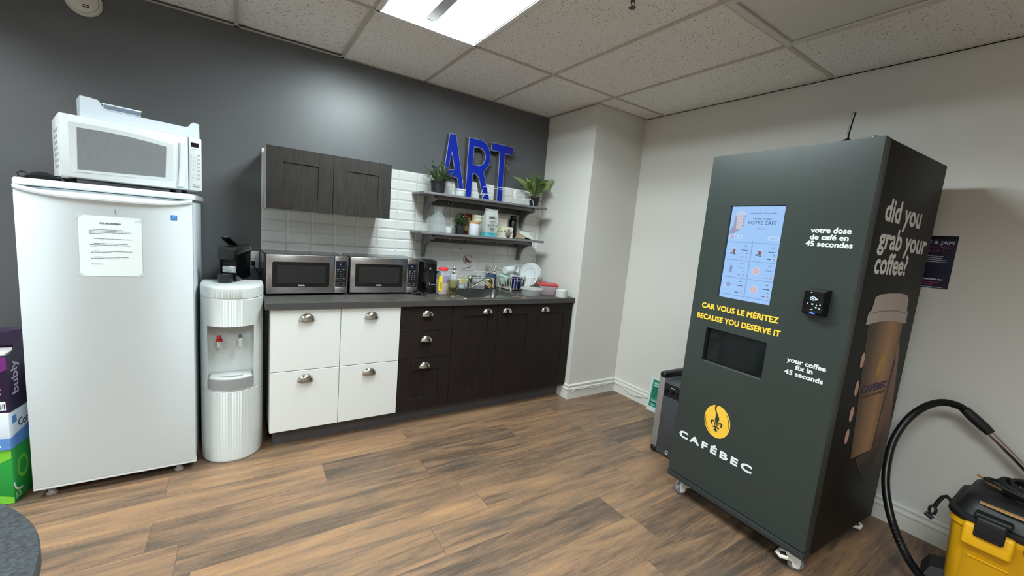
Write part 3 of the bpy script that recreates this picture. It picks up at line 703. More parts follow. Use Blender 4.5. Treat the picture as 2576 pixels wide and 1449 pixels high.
unit('sink_cabinet', 'dark wood two door base cabinet under the sink', S[3], S[5], [('door', 0, S[4]-S[3], .118, .866, 'shaker', .286), ('door', S[4]-S[3], S[5]-S[3], .118, .866, 'shaker', .463)], oak, carc_b, 'base cabinets under the worktop')
unit('base_cabinet', 'narrow dark wood base cabinet with one door against the pillar', S[5], S[6], [('door', 0, S[6]-S[5], .118, .866, 'shaker', .079)], oak, carc_b, 'base cabinets under the worktop')
pk = MB(); pk.box((.289, -.513, 0), (XC-.002, -.497, .1155)); tag(pk.build('toe_kick', M('plinth_grey', (78, 77, 80), 0.4), smooth=0), 'dark grey toe kick board along the floor under the base cabinets', 'toe kick')
# worktop with the sink cut-out
SK = (1.505, 2.075, -.572, -.028)
wt = thing('worktop', 'dark slate grey laminate worktop over the base cabinets', 'worktop', (.24, 0, ZT))
mb = MB(); ox = .24; top = .907-ZT
xs_ = [0, SK[0]+.012-ox, SK[1]-.012-ox, XC-.001-ox]; ys_ = [-.618, SK[2]+.012, SK[3]-.012, -.010]
rings = []
for z in (0.0005, top):
    rings.append(z)
vs = {}
for zi, z in enumerate(rings):
    for i, x in enumerate(xs_):
        for j, y in enumerate(ys_): vs[zi, i, j] = mb.bm.verts.new((x, y, z))
for i in range(3):
    for j in range(3):
        if i == 1 and j == 1: continue
        for zi in (0, 1): mb.bm.faces.new([vs[zi, i, j], vs[zi, i+1, j], vs[zi, i+1, j+1], vs[zi, i, j+1]])
def wall_q(a, b_): mb.bm.faces.new([vs[0, *a], vs[0, *b_], vs[1, *b_], vs[1, *a]])
for k in range(3): wall_q((k, 0), (k+1, 0)); wall_q((k, 3), (k+1, 3)); wall_q((0, k), (0, k+1)); wall_q((3, k), (3, k+1))
for a, b_ in (((1, 1), (2, 1)), ((2, 1), (2, 2)), ((2, 2), (1, 2)), ((1, 2), (1, 1))): wall_q(a, b_)
mb.build('top', worktop_m, wt, smooth=0)
mb = MB(); mb.box((0, -.6185, .0005), (XC-.001-ox, -.6178, top-.001)); mb.build('front_edge', M('worktop_edge', (60, 59, 58), 0.45), wt, smooth=0)
# sink
sk = thing('sink', 'stainless steel single bowl sink set into the worktop', 'sink', ((SK[0]+SK[1])/2, (SK[2]+SK[3])/2, .907))
sw, sh_ = (SK[1]-SK[0])/2, (SK[3]-SK[2])/2
ro = rrect(-sw, -sh_, sw, sh_, .025, 6); bx0, bx1, by0, by1 = -sw+.028, sw-.028, -sh_+.030, sh_-.085
ri = rrect(bx0, by0, bx1, by1, .045, 6); rb = rrect(bx0+.012, by0+.012, bx1-.012, by1-.012, .05, 6); rf = rrect(bx0+.03, by0+.03, bx1-.03, by1-.03, .05, 6)
steel_sink = M('sink_steel', (168, 170, 168), 0.24, metal=1.0)
mb = MB(); mb.loft([ring(ro, .0008), ring([(p[0]*.992, p[1]*.992) for p in ro], .005), ring([(p[0]*1.02+(0), p[1]) for p in ri], .004), ring(ri, .001)], caps=False); mb.build('rim', steel_sink, sk)
mb = MB(); mb.loft([ring(ri, .001), ring(ri, -.006), ring(rb, -.13), ring(rf, -.152)], caps=False); mb.poly(ring(rf, -.152)); mb.build('bowl', steel_sink, sk)
mb = MB(); mb.lathe([(.042, -.1515), (.042, -.149), (.034, -.1488), (.030, -.152)], (0, -.03, 0), 28); mb.build('drain', chrome, sk)
# faucet
fa = thing('faucet', 'chrome single lever faucet on the back ledge of the sink', 'faucet', (1.806, -.072, .9115))
mb = MB(); mb.lathe([(.031, 0), (.031, .004), (.026, .008), (.0245, .012), (.0235, .075), (.026, .085), (.026, .092), (.020, .104), (.008, .108)], n=28); mb.build('body', chrome, fa)
mb = MB(); mb.tube([(.018, -.010, .020), (.05, -.045, .048), (.085, -.085, .078), (.112, -.115, .094), (.130, -.133, .096)], [.0125, .0115, .0105, .0105, .0115], 14); mb.build('spout', chrome, fa)
mb = MB(); mb.cyl((.131, -.134, .066), .0135, .034, n=20); mb.build('aerator', M('aerator_dark', (120, 118, 112), 0.25, metal=1.0), fa)
mb = MB(); mb.loft([[(x, y-w2_, z) , (x, y+w2_, z), (x, y+w2_, z+h_), (x, y-w2_, z+h_)] for x, y, z, w2_, h_ in ((-.01, .0, .095, .016, .016), (.02, -.002, .102, .015, .012), (.06, -.006, .103, .010, .008), (.094, -.010, .101, .008, .006))]); mb.build('lever', chrome, fa)

# wall cabinet
uc = thing('wall_cabinet', 'dark brown wood two door cabinet hung on the wall above the microwaves', 'cabinet', (.249, 0, 1.441))
UW = .741
mb = MB(); mb.box((0, -.340, .002), (UW, -.010, .366)); mb.build('carcass', M('wall_cabinet_white', (222, 223, 220), 0.4), uc, smooth=0)
for a, b_ in ((.001, UW/2-.001), (UW/2+.0015, UW-.0005)):
    mb = MB(); shaker(mb, a, b_, 0, .367, -.360, -.342, .0855, .007); mb.build('door', oak_up, uc, smooth=0)
mb = MB(); mb.box((-.010, -.012, .004), (-.0005, 0, .385)); mb.build('wall_strip', M('wall_cabinet_white', (222, 223, 220), 0.4), uc, smooth=0)

# ------------------------------------------------------------------ stainless microwaves
def mat_brush(): return M('brushed_stainless', (186, 181, 181), .24, metal=1.0)
brushed = mat_brush()
dark_case = M('dark_grey_case', (60, 62, 63), 0.16, spec=0.7)
def microwave(label, loc, rz):
    W, D, Hh = .4795, .352, .258
    t = thing('microwave', label, 'microwave', loc, rz, 'stainless microwaves on the worktop')
    mb = MB(); mb.box((.001, .022, .013), (W-.001, D, Hh), .003); mb.build('case', dark_case, t)
    for x, y in ((.04, .05), (W-.04, .05), (.04, D-.04), (W-.04, D-.04)):
        mb = MB(); mb.cyl((x, y, 0), .014, .014, n=14); mb.build('foot', black_rubber, t)
    dx = .392
    mb = MB(); mb.box((0, 0, .013), (dx, .022, Hh), .0035); d = mb.build('door', brushed, t)
    fd = frame((0, 0, 0), FRONT)
    mb = MB(); mb.prism(rrect(.032, .055, .361, .214, .010), fd, .0002, .0016); win = mb.build('window', M('microwave_black_glass', (8, 8, 9), 0.06), d)
    mb = MB(); mb.prism(rrect(.058, .079, .336, .193, .004), fd, .0016, .002); mb.build('screen', M('microwave_mesh_glass', (30, 29, 28), 0.12), d)
    text('logo', 'RCA', .178, .214, .061, .0095, frame((0, -.0016, 0), FRONT), M('logo_white', (214, 214, 216), 0.4), d, bold=.035)
    mb = MB(); mb.box((dx+.0015, 0, .013), (W, .022, Hh), .0035); c = mb.build('control_panel', brushed, t)
    mb = MB(); mb.prism(rrect(dx+.007, .056, W-.010, .226, .004), fd, .0002, .0012); k = mb.build('keypad', M('keypad_black', (10, 10, 12), 0.12), c)
    fk = frame((0, -.0012, 0), FRONT); gp_ = M('keypad_print', (150, 152, 156), 0.5)
    mb = MB()
    def box_ln(x0, z0, x1, z1, w_=.0007):
        for q in ((x0, z0, x1, z0+w_), (x0, z1-w_, x1, z1), (x0, z0, x0+w_, z1), (x1-w_, z0, x1, z1)): strip(mb, fk, *q)
    kx0, kx1 = dx+.013, W-.018
    box_ln(kx0, .190, kx1, .219); box_ln(kx0, .098, kx1, .178); box_ln(kx0-.002, .060, kx1-.002, .069); box_ln(kx0-.002, .073, kx0+.018, .083); box_ln(kx1-.02, .073, kx1-.002, .083); box_ln(kx0+.017, .082, kx1-.018, .089)
    mb.build('outline', M('keypad_line', (88, 90, 96), 0.5), c, smooth=0)
    ks = '123456789'
    for r in range(3):
        for q in range(3): text('digit', ks[r*3+q], kx0+.008+.0175*q, kx0+.0115+.0175*q, .154-.0155*r, .0075, fk, gp_, c, bold=.02)
    text('digit', '0', kx0+.0255, kx0+.029, .108, .0075, fk, gp_, c, bold=.02)
    scribble('print', [(kx0+.004, kx0+.018, .170), (kx1-.019, kx1-.004, .170), (kx0+.004, kx0+.014, .108), (kx1-.016, kx1-.004, .108), (kx0+.002, kx0+.014, .077), (kx1-.016, kx1-.005, .077), (kx0+.008, kx0+.018, .063), (kx1-.022, kx1-.01, .063)], .003, fk, gp_, c, 5)
    mb = MB(); mb.prism([(kx0+.020, .201), (kx0+.025, .201), (kx0+.0285, .210), (kx0+.0235, .210)], fk, .0003, .0008); mb.build('clock_display', M('display_blue', (60, 70, 255), 0.4, emit=(70, 90, 255), es=2.5), c)
    mb = MB(); mb.box((dx+.006, -.004, .020), (W-.012, .001, .048), .002); mb.build('open_button', brushed, c)
    return t
mwL = microwave('stainless microwave nearest the water cooler, under the wall cabinet', (.2536, -.3755, .9075), .0689)
mwR = dup(mwL, (.7477, -.3357, .9075), -.0183, 'stainless microwave next to the black drinks machine')
# ------------------------------------------------------------------ things on the worktop
Z = .9078
# black pod drinks machine
dm = thing('coffee_machine', 'tall black pod drinks machine on the worktop beside the right microwave', 'coffee machine', (1.345, -.235, Z))
def ell(cx, cy, rx, ry, n=28, z=0): return [(cx+rx*math.cos(2*PI*k/n), cy+ry*math.sin(2*PI*k/n), z) for k in range(n)]
mb = MB(); mb.loft([ell(0, .02, .052, .085, z=0), ell(0, .02, .060, .09, z=.01), ell(0, .025, .072, .085, z=.05), ell(0, .03, .076, .08, z=.12), ell(0, .03, .074, .08, z=.19), ell(0, .02, .066, .085, z=.225)]); mb.build('body', black_plastic, dm)
mb = MB(); mb.loft([ell(0, .01, .060, .082, z=.2255), ell(0, .01, .067, .090, z=.229), ell(0, .01, .067, .09, z=.238), ell(0, .014, .060, .08, z=.247), ell(0, .02, .04, .055, z=.253)]); mb.build('lid', M('black_satin', (30, 30, 32), 0.25), dm)
mb = MB(); mb.loft([ell(0, -.045, .048, .05, z=.006), ell(0, -.045, .056, .058, z=.03), ell(0, -.042, .060, .060, z=.075), ell(0, -.04, .058, .056, z=.083)]); mb.build('drip_tray', black_gloss, dm)
mb = MB(); mb.box((-.055, -.052, .17), (.055, .0, .232), .012); mb.build('brew_head', black_plastic, dm)
mb = MB(); mb.box((-.010, -.056, .178), (.004, -.0505, .196), .003); mb.build('badge', M('badge_silver', (150, 152, 150), 0.3), dm)
mb = MB(); mb.box((.066, -.03, .004), (.103, .10, .165), .012); mb.build('water_tank', M('tank_smoke', (14, 15, 18), 0.1), dm)
mb = MB(); mb.tube([(.083 + .0135*math.cos(2*PI*k/24), -.032, .10 + .0165*math.sin(2*PI*k/24)) for k in range(24)], .0022, 6, closed=True); mb.build('dial_ring', M('dial_silver', (190, 190, 186), 0.2, metal=1.0), dm)
scribble('print', [(-.012, .026, .070)], .005, frame((0, -.1045, 0), FRONT), M('grey_print', (120, 124, 128), 0.6), dm, 2)
bl_ = MB(); bl_.tube([(1.24 + .048*math.cos(2*PI*k/40), -.378 + .030*math.sin(2*PI*k/40), Z+.0035) for k in range(40)], .0032, 8, closed=True); bl_.lathe([(.043, .0005), (.043, .002), (0, .0022)], (1.24, -.378, Z), 40, caps=False, sy=.62)
tag(bl_.build('saucer', black_gloss), 'small black oval saucer lying on the worktop before the drinks machine', 'saucer')
# plastic jar with red lid
jr = thing('jar', 'square clear plastic jar of pale grains with a red lid and yellow label', 'jar', (1.428, -.342, Z), math.radians(-4))
q = lambda s, r: rrect(-s, -s, s, s, r, 4)
jm = M('jar_plastic', (205, 208, 222), 0.12, alpha=0.22)
mb = MB(); mb.loft([ring(q(.041, .014), 0), ring(q(.045, .014), .004), ring(q(.045, .014), .145), ring(q(.040, .018), .160), ring(q(.031, .030), .172), ring(q(.030, .029), .184)]); mb.build('body', jm, jr)
mb = MB(); mb.loft([ring(q(.041, .014), .003), ring(q(.043, .014), .008), ring(q(.043, .014), .100), ring(q(.041, .014), .108)]); mb.build('contents', M('grains', (200, 178, 150), 0.8, noise=.25, nscale=260, bump=.5), jr)
mb = MB(); mb.lathe([(.034, .183), (.036, .186), (.036, .202), (.033, .206), (0, .207)], n=36); mb.build('lid', M('lid_red', (226, 48, 54), 0.35), jr)
mb = MB(); mb.loft([ring([(-.0458, -.034), (-.0458, -.045), (-.030, -.0458), (-.018, -.0458), (-.018, -.0462), (-.0464, -.0464), (-.0464, -.034)], z) for z in (.03, .148)]); lb = mb.build('label', M('label_yellow', (236, 206, 40), 0.5), jr)
text('lettering', 'CAFÉ', 0, .05, 0, .012, (Vector((-.022, -.0463, .045)), Vector((0, 0, 1)), Vector((-1, 0, 0)), Vector((0, -1, 0))), ink, lb, bold=.01)
mb = MB(); mb.prism([(-.016, .094), (.034, .100), (.034, .148), (-.016, .148)], frame((0, -.0455, 0), FRONT), -.0004, .0004); mb.build('sticker', M('sticker_lilac', (142, 140, 176), 0.5), jr)
# amber tumbler
gt = MB(); n = 10; amber = M('amber_glass', (226, 220, 186), 0.03, trans=1.0, ior=1.25)
prof = [(.024, 0), (.027, .004), (.0285, .03), (.036, .07), (.043, .105), (.0455, .128), (.0425, .128), (.040, .104), (.033, .07), (.025, .03), (.022, .012), (0, .011)]
gt.lathe(prof, n=12, caps=False); gt.poly([(prof[0][0]*math.cos(2*PI*k/12), prof[0][0]*math.sin(2*PI*k/12), 0) for k in range(12)])
tag(gt.build('drinking_glass', amber, None, (1.452, -.474, Z), smooth=20), 'faceted amber drinking glass in front of the red lidded jar', 'glass')
# soap dispenser
so = thing('soap_dispenser', 'white soap dispenser with a chrome pump behind the drinking glass', 'soap dispenser', (1.650, -.066, .9125))
mb = MB(); mb.lathe([(.030, 0), (.032, .004), (.032, .108), (.029, .116), (.014, .120)], n=28); mb.build('bottle', white_gloss, so)
mb = MB(); mb.lathe([(.014, .120), (.015, .124), (.010, .142), (.008, .150), (.012, .154), (.0135, .160), (.0135, .172), (.010, .179), (0, .181)], n=24, caps=False); mb.tube([(0, 0, .165), (-.004, -.02, .167), (-.005, -.034, .162)], .004); mb.build('pump', chrome, so)
# little pot with a yellow scraper
pw = thing('brush_pot', 'small white ceramic pot holding a yellow sponge by the faucet', 'pot', (1.731, -.066, .9125))
mb = MB(); mb.lathe([(.027, 0), (.028, .003), (.029, .036), (.0325, .039), (.0325, .050), (.029, .050), (.027, .010), (0, .008)], n=28, caps=False); mb.build('pot', white_gloss, pw)
mb = MB(); mb.X = Matrix.Translation((.010, 0, .05)) @ Matrix.Rotation(math.radians(28), 4, 'Y'); mb.box((-.014, -.006, -.035), (.014, .006, .032), .003); mb.build('sponge', M('sponge_yellow', (206, 170, 40), 0.8, noise=.2, nscale=150), pw)
# pictogram notice on the tiles
sg = thing('sink_sign', 'paper sign on the tiles with a red circle crossed over a pictogram and a toothbrush', 'sign', (1.722, -.0095, 1.00))
fg = frame((0, 0, 0), FRONT); red = M('print_dark_red', (150, 38, 52), 0.5); pur = M('print_maroon', (90, 28, 52), 0.5)
mb = MB(); strip(mb, fg, 0, 0, .150, .205, .0002, .0006); mb.build('sheet', M('sign_sheet', (224, 226, 224), 0.4), sg)
fg2 = frame((0, -.0008, 0), FRONT)
c0 = (.078, .155); ci = [(c0[0]+.0455*math.cos(2*PI*k/48), c0[1]+.0445*math.sin(2*PI*k/48)) for k in range(48)]; cj = [(c0[0]+.041*math.cos(2*PI*k/48), c0[1]+.040*math.sin(2*PI*k/48)) for k in range(48)][::-1]
shape('circle', [ci, cj], .0002, .0006, fg2, red, sg)
mb = MB(); mb.prism([(.045, .182), (.049, .186), (.112, .129), (.108, .125)], fg2, .0006, .001); mb.build('slash', red, sg)
shape('pictogram', [[(.050, .131), (.104, .131), (.110, .150), (.096, .150), (.086, .146), (.070, .164), (.062, .158), (.062, .176), (.052, .176)], [(.055, .137), (.057, .137), (.057, .155), (.055, .155)][::-1], [(.066, .138), (.078, .138), (.072, .150)][::-1]], .0002, .0005, fg2, pur, sg)
mb = MB(); mb.prism([(.034, .070), (.036, .067), (.082, .080), (.112, .087), (.112, .092), (.080, .086)], fg2, .0002, .0006); mb.prism([(.100, .094), (.118, .098), (.118, .105), (.102, .101)], fg2, .0002, .0006); mb.build('toothbrush_print', ink, sg)
scribble('print', [(.004, .146, .055), (.034, .118, .042)], .005, fg2, M('print_pale_red', (190, 140, 146), 0.5), sg, 3); scribble('print', [(.004, .146, .028)], .003, fg2, M('grey_print', (120, 124, 128), 0.6), sg, 6)
mb = MB(); mb.prism([(.071, .012), (.079, .012), (.075, .020)], fg2, .0002, .0006); mb.build('mark', faint_ink, sg)
mb = MB(); strip(mb, frame((-.005, -.0002, .245), FRONT), 0, 0, .02, .006); mb.build('tape_mark', faint_ink, sg)
# utensil holder with cutlery
uh = thing('utensil_holder', 'blue decorated ceramic tumbler used as a utensil holder beside the dish rack', 'utensil holder', (2.014, -.075, .9125))
def mat_holder():
    m, nt, b = node_mat('painted_ceramic'); N = nt.nodes; L = nt.links
    tc = N.new('ShaderNodeTexCoord'); nz = N.new('ShaderNodeTexNoise'); nz.inputs['Scale'].default_value = 22; nz.inputs['Detail'].default_value = 2; L.new(tc.outputs['Object'], nz.inputs['Vector'])
    rp = N.new('ShaderNodeValToRGB'); rp.color_ramp.interpolation = 'CONSTANT'; e = rp.color_ramp.elements; e[0].color = lin((96, 58, 40)) + (1,); e[1].position = .45; e[1].color = lin((196, 178, 130)) + (1,)
    q_ = e.new(.55); q_.color = lin((160, 140, 78)) + (1,); q_ = e.new(.62); q_.color = lin((206, 186, 150)) + (1,)
    L.new(nz.outputs['Fac'], rp.inputs[0]); L.new(rp.outputs[0], b.inputs['Base Color']); b.inputs['Roughness'].default_value = .2; return m
mb = MB(); mb.lathe([(.050, 0), (.053, .004), (.053, .035), (.049, .07), (.047, .13), (.044, .13), (.045, .07), (.047, .012), (0, .010)], n=32, caps=False); mb.poly(ring([(.05*math.cos(2*PI*k/32), .05*math.sin(2*PI*k/32)) for k in range(32)], 0)); mb.build('tumbler', M('glaze_blue', (52, 74, 104), 0.2), uh)
def shell(prof_r, a0, a1, off=.0007, n=14):
    m_ = MB(); rr = []
    for r, z in prof_r: rr.append([((r+off)*math.cos(math.radians(lerp(a0, a1, k/n))), (r+off)*math.sin(math.radians(lerp(a0, a1, k/n))), z) for k in range(n+1)])
    m_.loft(rr, caps=False, closed=False); return m_
shell([(.053, .006), (.053, .035), (.049, .07), (.0475, .100)], 180, 275).build('painted_band', mat_holder(), uh)
shell([(.053, .004), (.053, .022)], 275, 350).build('brown_band', M('glaze_brown', (74, 44, 32), .25), uh)
def cutlery(name, label, cat, base, top_, kind):
    t = thing(name, label, cat, base, 0, 'cutlery in the blue holder'); v = Vector(top_) - Vector(base); Lh = v.length
    zz = v.normalized(); xx = Vector((.85, -.53, 0)); xx = (xx - zz*xx.dot(zz)).normalized(); yy = zz.cross(xx); t.rotation_euler = Matrix((xx, yy, zz)).transposed().to_euler()
    mb = MB(); mb.loft([[(-.004, -.001, 0), (.004, -.001, 0), (.004, .001, 0), (-.004, .001, 0)], [(-.0025, -.001, Lh*.7), (.0025, -.001, Lh*.7), (.0025, .001, Lh*.7), (-.0025, .001, Lh*.7)]]); mb.build('handle', chrome, t)
    z0 = Lh*.7
    if kind == 'fork':
        mb = MB(); mb.loft([[(-.0025, -.001, z0), (.0025, -.001, z0), (.0025, .001, z0), (-.0025, .001, z0)], [(-.011, -.001, z0+.018), (.011, -.001, z0+.018), (.011, .001, z0+.018), (-.011, .001, z0+.018)]])
        for k in range(4): mb.box((-.011+.0062*k, -.001, z0+.018), (-.0078+.0062*k, .001, Lh+.01))
        mb.build('tines', chrome, t)
    elif kind == 'spoon':
        mb = MB(); mb.loft([[((.021*math.sin(PI*min(1, s*.98+.02))**.8+.0004)*math.cos(2*PI*k/14), .007*math.sin(PI*s)*(-.6)+.0015*math.sin(2*PI*k/14), z0-.012+.075*s) for k in range(14)] for s in [i/10 for i in range(11)]]); mb.build('bowl', chrome, t)
    else:
        mb = MB()
        for k in range(6):
            a = PI*k/6
            mb.tube([(.016*math.sin(PI*s)*math.cos(a), .016*math.sin(PI*s)*math.sin(a), z0-.01+.09*s) for s in [i/8 for i in range(9)]], .0008, 5)
        mb.build('whisk_wires', chrome, t)
ub = (2.024, -.075, .925)
cutlery('fork', 'steel fork standing furthest left in the blue utensil holder', 'fork', (2.020, -.07, .926), (1.952, -.082, 1.092), 'fork')
cutlery('fork', 'thin steel fork standing upright at the back of the utensil holder', 'fork', (2.016, -.062, .926), (1.982, -.055, 1.112), 'fork')
cutlery('whisk', 'small wire whisk leaning left in the blue utensil holder', 'whisk', (2.022, -.085, .926), (1.990, -.092, 1.085), 'whisk')
cutlery('spoon', 'shiny steel spoon standing at the right of the blue utensil holder', 'spoon', (2.012, -.07, .926), (2.052, -.085, 1.108), 'spoon')
cutlery('spoon', 'short steel spoon low in the middle of the utensil holder', 'spoon', (2.010, -.09, .926), (2.030, -.098, 1.072), 'spoon')
# dish rack
rack_m = M('rack_cream_wire', (232, 226, 206), 0.4)
RK = (2.091, -.288); RA = math.radians(8.5)
rk = thing('dish_rack', 'cream coated wire dish rack standing on the worktop beside the sink', 'dish rack', (RK[0], RK[1], Z), RA)
RW, RD, RT, RB = .436, .205, .125, .022
tp_ = lambda u, v: (u, v, RT); 
mb = MB(); mb.tube([(p[0], p[1], RT) for p in rrect(0, 0, RW, RD, .02, 4)], .0028, 8, closed=True); mb.tube([(p[0], p[1], RB) for p in rrect(.025, .02, RW-.03, RD-.02, .02, 4)], .0028, 8, closed=True); mb.build('rim_wire', rack_m, rk)
mb = MB()
for k in range(13):
    u = .012 + (RW-.03)*k/12; ub_ = .028 + (RW-.062)*k/12
    mb.tube([(u, 0, RT), (ub_, .018, RB+.004), (ub_, .03, RB), (ub_, RD-.03, RB), (ub_, RD-.018, RB+.004), (u, RD, RT)], .0019, 6)
for k in range(5):
    v = .02 + (RD-.04)*k/4; vb = .03 + (RD-.06)*k/4
    mb.tube([(0, v, RT), (.024, vb, RB+.003)], .0019, 6); mb.tube([(RW, v, RT), (RW-.029, vb, RB+.003)], .0019, 6)
mb.build('basket_wire', rack_m, rk)
for u, v in ((.035, .028), (RW-.04, .028), (.035, RD-.028), (RW-.04, RD-.028)):
    mb = MB(); mb.lathe([(.006, 0), (.0075, .004), (.006, .022)], (u, v, 0), 12); mb.build('foot', white_plastic, rk)
def rloc(u, v, z): c, s = math.cos(RA), math.sin(RA); return (RK[0] + c*u - s*v, RK[1] + s*u + c*v, z)
# plates standing in the rack
plm = M('white_china', (226, 231, 232), 0.12)
def plate(label, centre, r, first=[None]):
    if first[0] is None:
        mb = MB(); mb.mi = 1; mb.lathe([(.0605*r/.112, .0094), (.0625*r/.112, .0104), (.0625*r/.112, .0108), (.0605*r/.112, .0098)], n=56, caps=False); mb.mi = 0; mb.lathe([(0, .002), (.055*r/.112, .002), (.062*r/.112, .005), (.070*r/.112, .011), (r, .020), (r, .0225), (.070*r/.112, .0145), (.060*r/.112, .008), (0, .005)], n=56, caps=False)
        o = mb.build('plate', [plm, M('plate_groove_shade', (150, 158, 160), .3)]); first[0] = o  # grey ring: shading of the rim groove, painted on as colour
    else: o = first[0].copy(); COL.objects.link(o)
    o.location = centre; o.rotation_euler = Vector((-.93, -.30, .20)).to_track_quat('Z', 'Y').to_euler()
    return tag(o, label, 'plate', 'white plates standing in the dish rack')
pz = Z + .028 + .112
plate('white round plate standing at the front of the plates in the dish rack', (2.385, -.160, pz), .112)
plate('white round plate standing behind the front plate in the dish rack', (2.405, -.152, pz), .112)
plate('white round plate standing rearmost in the dish rack by the pillar', (2.425, -.145, pz-.002), .112)
def bowl(name, label, loc, r, h, mat, rot=(0, 0, 0), grp=None):
    mb = MB(); pr = [(r*.42, 0), (r*.45, .003), (r*.72, h*.30), (r*.92, h*.65), (r, h), (r*.975, h+.001), (r*.89, h*.65), (r*.69, h*.33), (r*.40, h*.10), (0, h*.08)]
    mb.lathe(pr, n=48, caps=False); mb.poly([(pr[0][0]*math.cos(2*PI*k/48), pr[0][0]*math.sin(2*PI*k/48), 0) for k in range(48)])
    o = mb.build(name, mat, None, loc); o.rotation_euler = rot; return tag(o, label, 'bowl', grp)
bowl('bowl', 'large white china bowl tilted in the dish rack behind the blue mug', rloc(.195, .160, Z+.030), .086, .112, plm, (math.radians(8), math.radians(4), 0))
bowl('bowl', 'small pale mint bowl at the back left of the dish rack', rloc(.052, .150, Z+.050), .052, .085, M('mint_china', (188, 222, 212), 0.2))
def mug(label, loc, r, h, mat, inner, rot, hang, hmat):
    t = thing('mug', label, 'mug', loc, 0); t.rotation_euler = rot
    mb = MB(); mb.lathe([(r*.86, 0), (r*.9, .003), (r, h*.6), (r, h), (r*.93, h), (r*.92, h*.6), (r*.8, .008), (0, .006)], n=36, caps=False); mb.poly([(r*.86*math.cos(2*PI*k/36), r*.86*math.sin(2*PI*k/36), 0) for k in range(36)]); mb.build('cup', mat, t)
    c, s = math.cos(hang), math.sin(hang)
    mb = MB(); mb.tube([((r-.004 + e)*c, (r-.004 + e)*s, z) for e, z in ((0, h*.82), (.018, h*.86), (.030, h*.70), (.032, h*.5), (.022, h*.28), (0, h*.20))], .0055, 10); mb.build('handle', hmat, t)
    return t
navy = M('navy_glaze', (22, 24, 78), 0.12)
nm = mug('navy blue mug standing at the front of the dish rack', rloc(.112, .050, Z+.0265), .045, .098, navy, None, (0, 0, 0), math.radians(-18), M('navy_black', (10, 10, 22), .15))
scribble('print', [(-.030, .022, .072), (-.022, .016, .064)], .005, frame((-.020, -.0430, 0), ((.93, -.36, 0), (0, 0, 1), (-.36, -.93, 0))), M('mug_print', (110, 118, 170), .5), nm, 4)
mug('white mug lying on its side on top of the bowls in the dish rack', rloc(.060, .158, Z+.172), .037, .082, plm, None, (0, math.radians(84), math.radians(12)), math.radians(100), plm)
mug('white cup lying behind the big bowl with its handle showing', rloc(.170, .185, Z+.183), .033, .06, plm, None, (math.radians(80), 0, math.radians(20)), math.radians(20), plm)
# food containers
cp_ = clear_plastic('frosted_plastic', (218, 222, 222), 0.38, 0.2)
ct = thing('food_container', 'oval clear plastic food container with a clear lid in front of the dish rack', 'food container', (2.212, -.445, Z), math.radians(20))
E2 = lambda a, b_, z, n=40: [(a*math.copysign(abs(math.cos(2*PI*k/n))**.75, math.cos(2*PI*k/n)), b_*math.copysign(abs(math.sin(2*PI*k/n))**.75, math.sin(2*PI*k/n)), z) for k in range(n)]
mb = MB(); mb.loft([E2(.066, .078, 0), E2(.070, .082, .006), E2(.078, .092, .052)]); mb.build('tub', cp_, ct)
mb = MB(); mb.loft([E2(.082, .097, .0505), E2(.084, .099, .053), E2(.084, .099, .061), E2(.079, .094, .063), E2(.074, .089, .060), E2(.05, .06, .061)]); mb.build('lid', clear_plastic('lid_clear', (224, 228, 228), 0.5, 0.2), ct)
rc = thing('food_container', 'square plastic food container with a red lid by the pillar', 'food container', (2.425, -.385, Z), math.radians(-28))
Q = lambda s, r: rrect(-s, -s, s, s, r, 5)
mb = MB(); mb.loft([ring(Q(.068, .02), 0), ring(Q(.072, .022), .006), ring(Q(.083, .024), .082)]); mb.build('tub', M('pinkish_plastic', (206, 184, 188), 0.25, alpha=0.7), rc)
mb = MB(); mb.loft([ring(Q(.086, .026), .0815), ring(Q(.090, .028), .084), ring(Q(.090, .028), .091), ring(Q(.085, .026), .094), ring(Q(.076, .022), .091), ring(Q(.04, .01), .092)]); mb.build('lid', M('lid_deep_red', (196, 42, 50), 0.35), rc)
cs = MB()
for k in range(9): cs.lathe([(.0495, .0068*k), (.0518, .0068*k+.001), (.0518, .0068*k+.005), (.0485, .0068*k+.0066)], n=36)
cs.lathe([(.043, .0612), (.032, .067), (0, .069)], n=24, caps=False)
tag(cs.build('plastic_lid_stack', white_plastic, None, (2.462, -.545, Z)), 'stack of white plastic cup lids at the front corner of the worktop', 'cup lids')
rb_ = MB(); rb_.tube([(1.95, -.545, Z+.004), (1.96, -.548, Z+.006), (2.0, -.540, Z+.004), (2.03, -.535, Z+.005), (2.07, -.535, Z+.003)], .003, 6); rb_.tube([(2.0, -.53, Z+.004), (2.04, -.537, Z+.007), (2.06, -.545, Z+.003)], .0025, 6)
tag(rb_.build('twist_tie', M('copper_strip', (150, 120, 104), 0.4)), 'crumpled wrapper strip on the worktop at the front right of the sink', 'wrapper') 
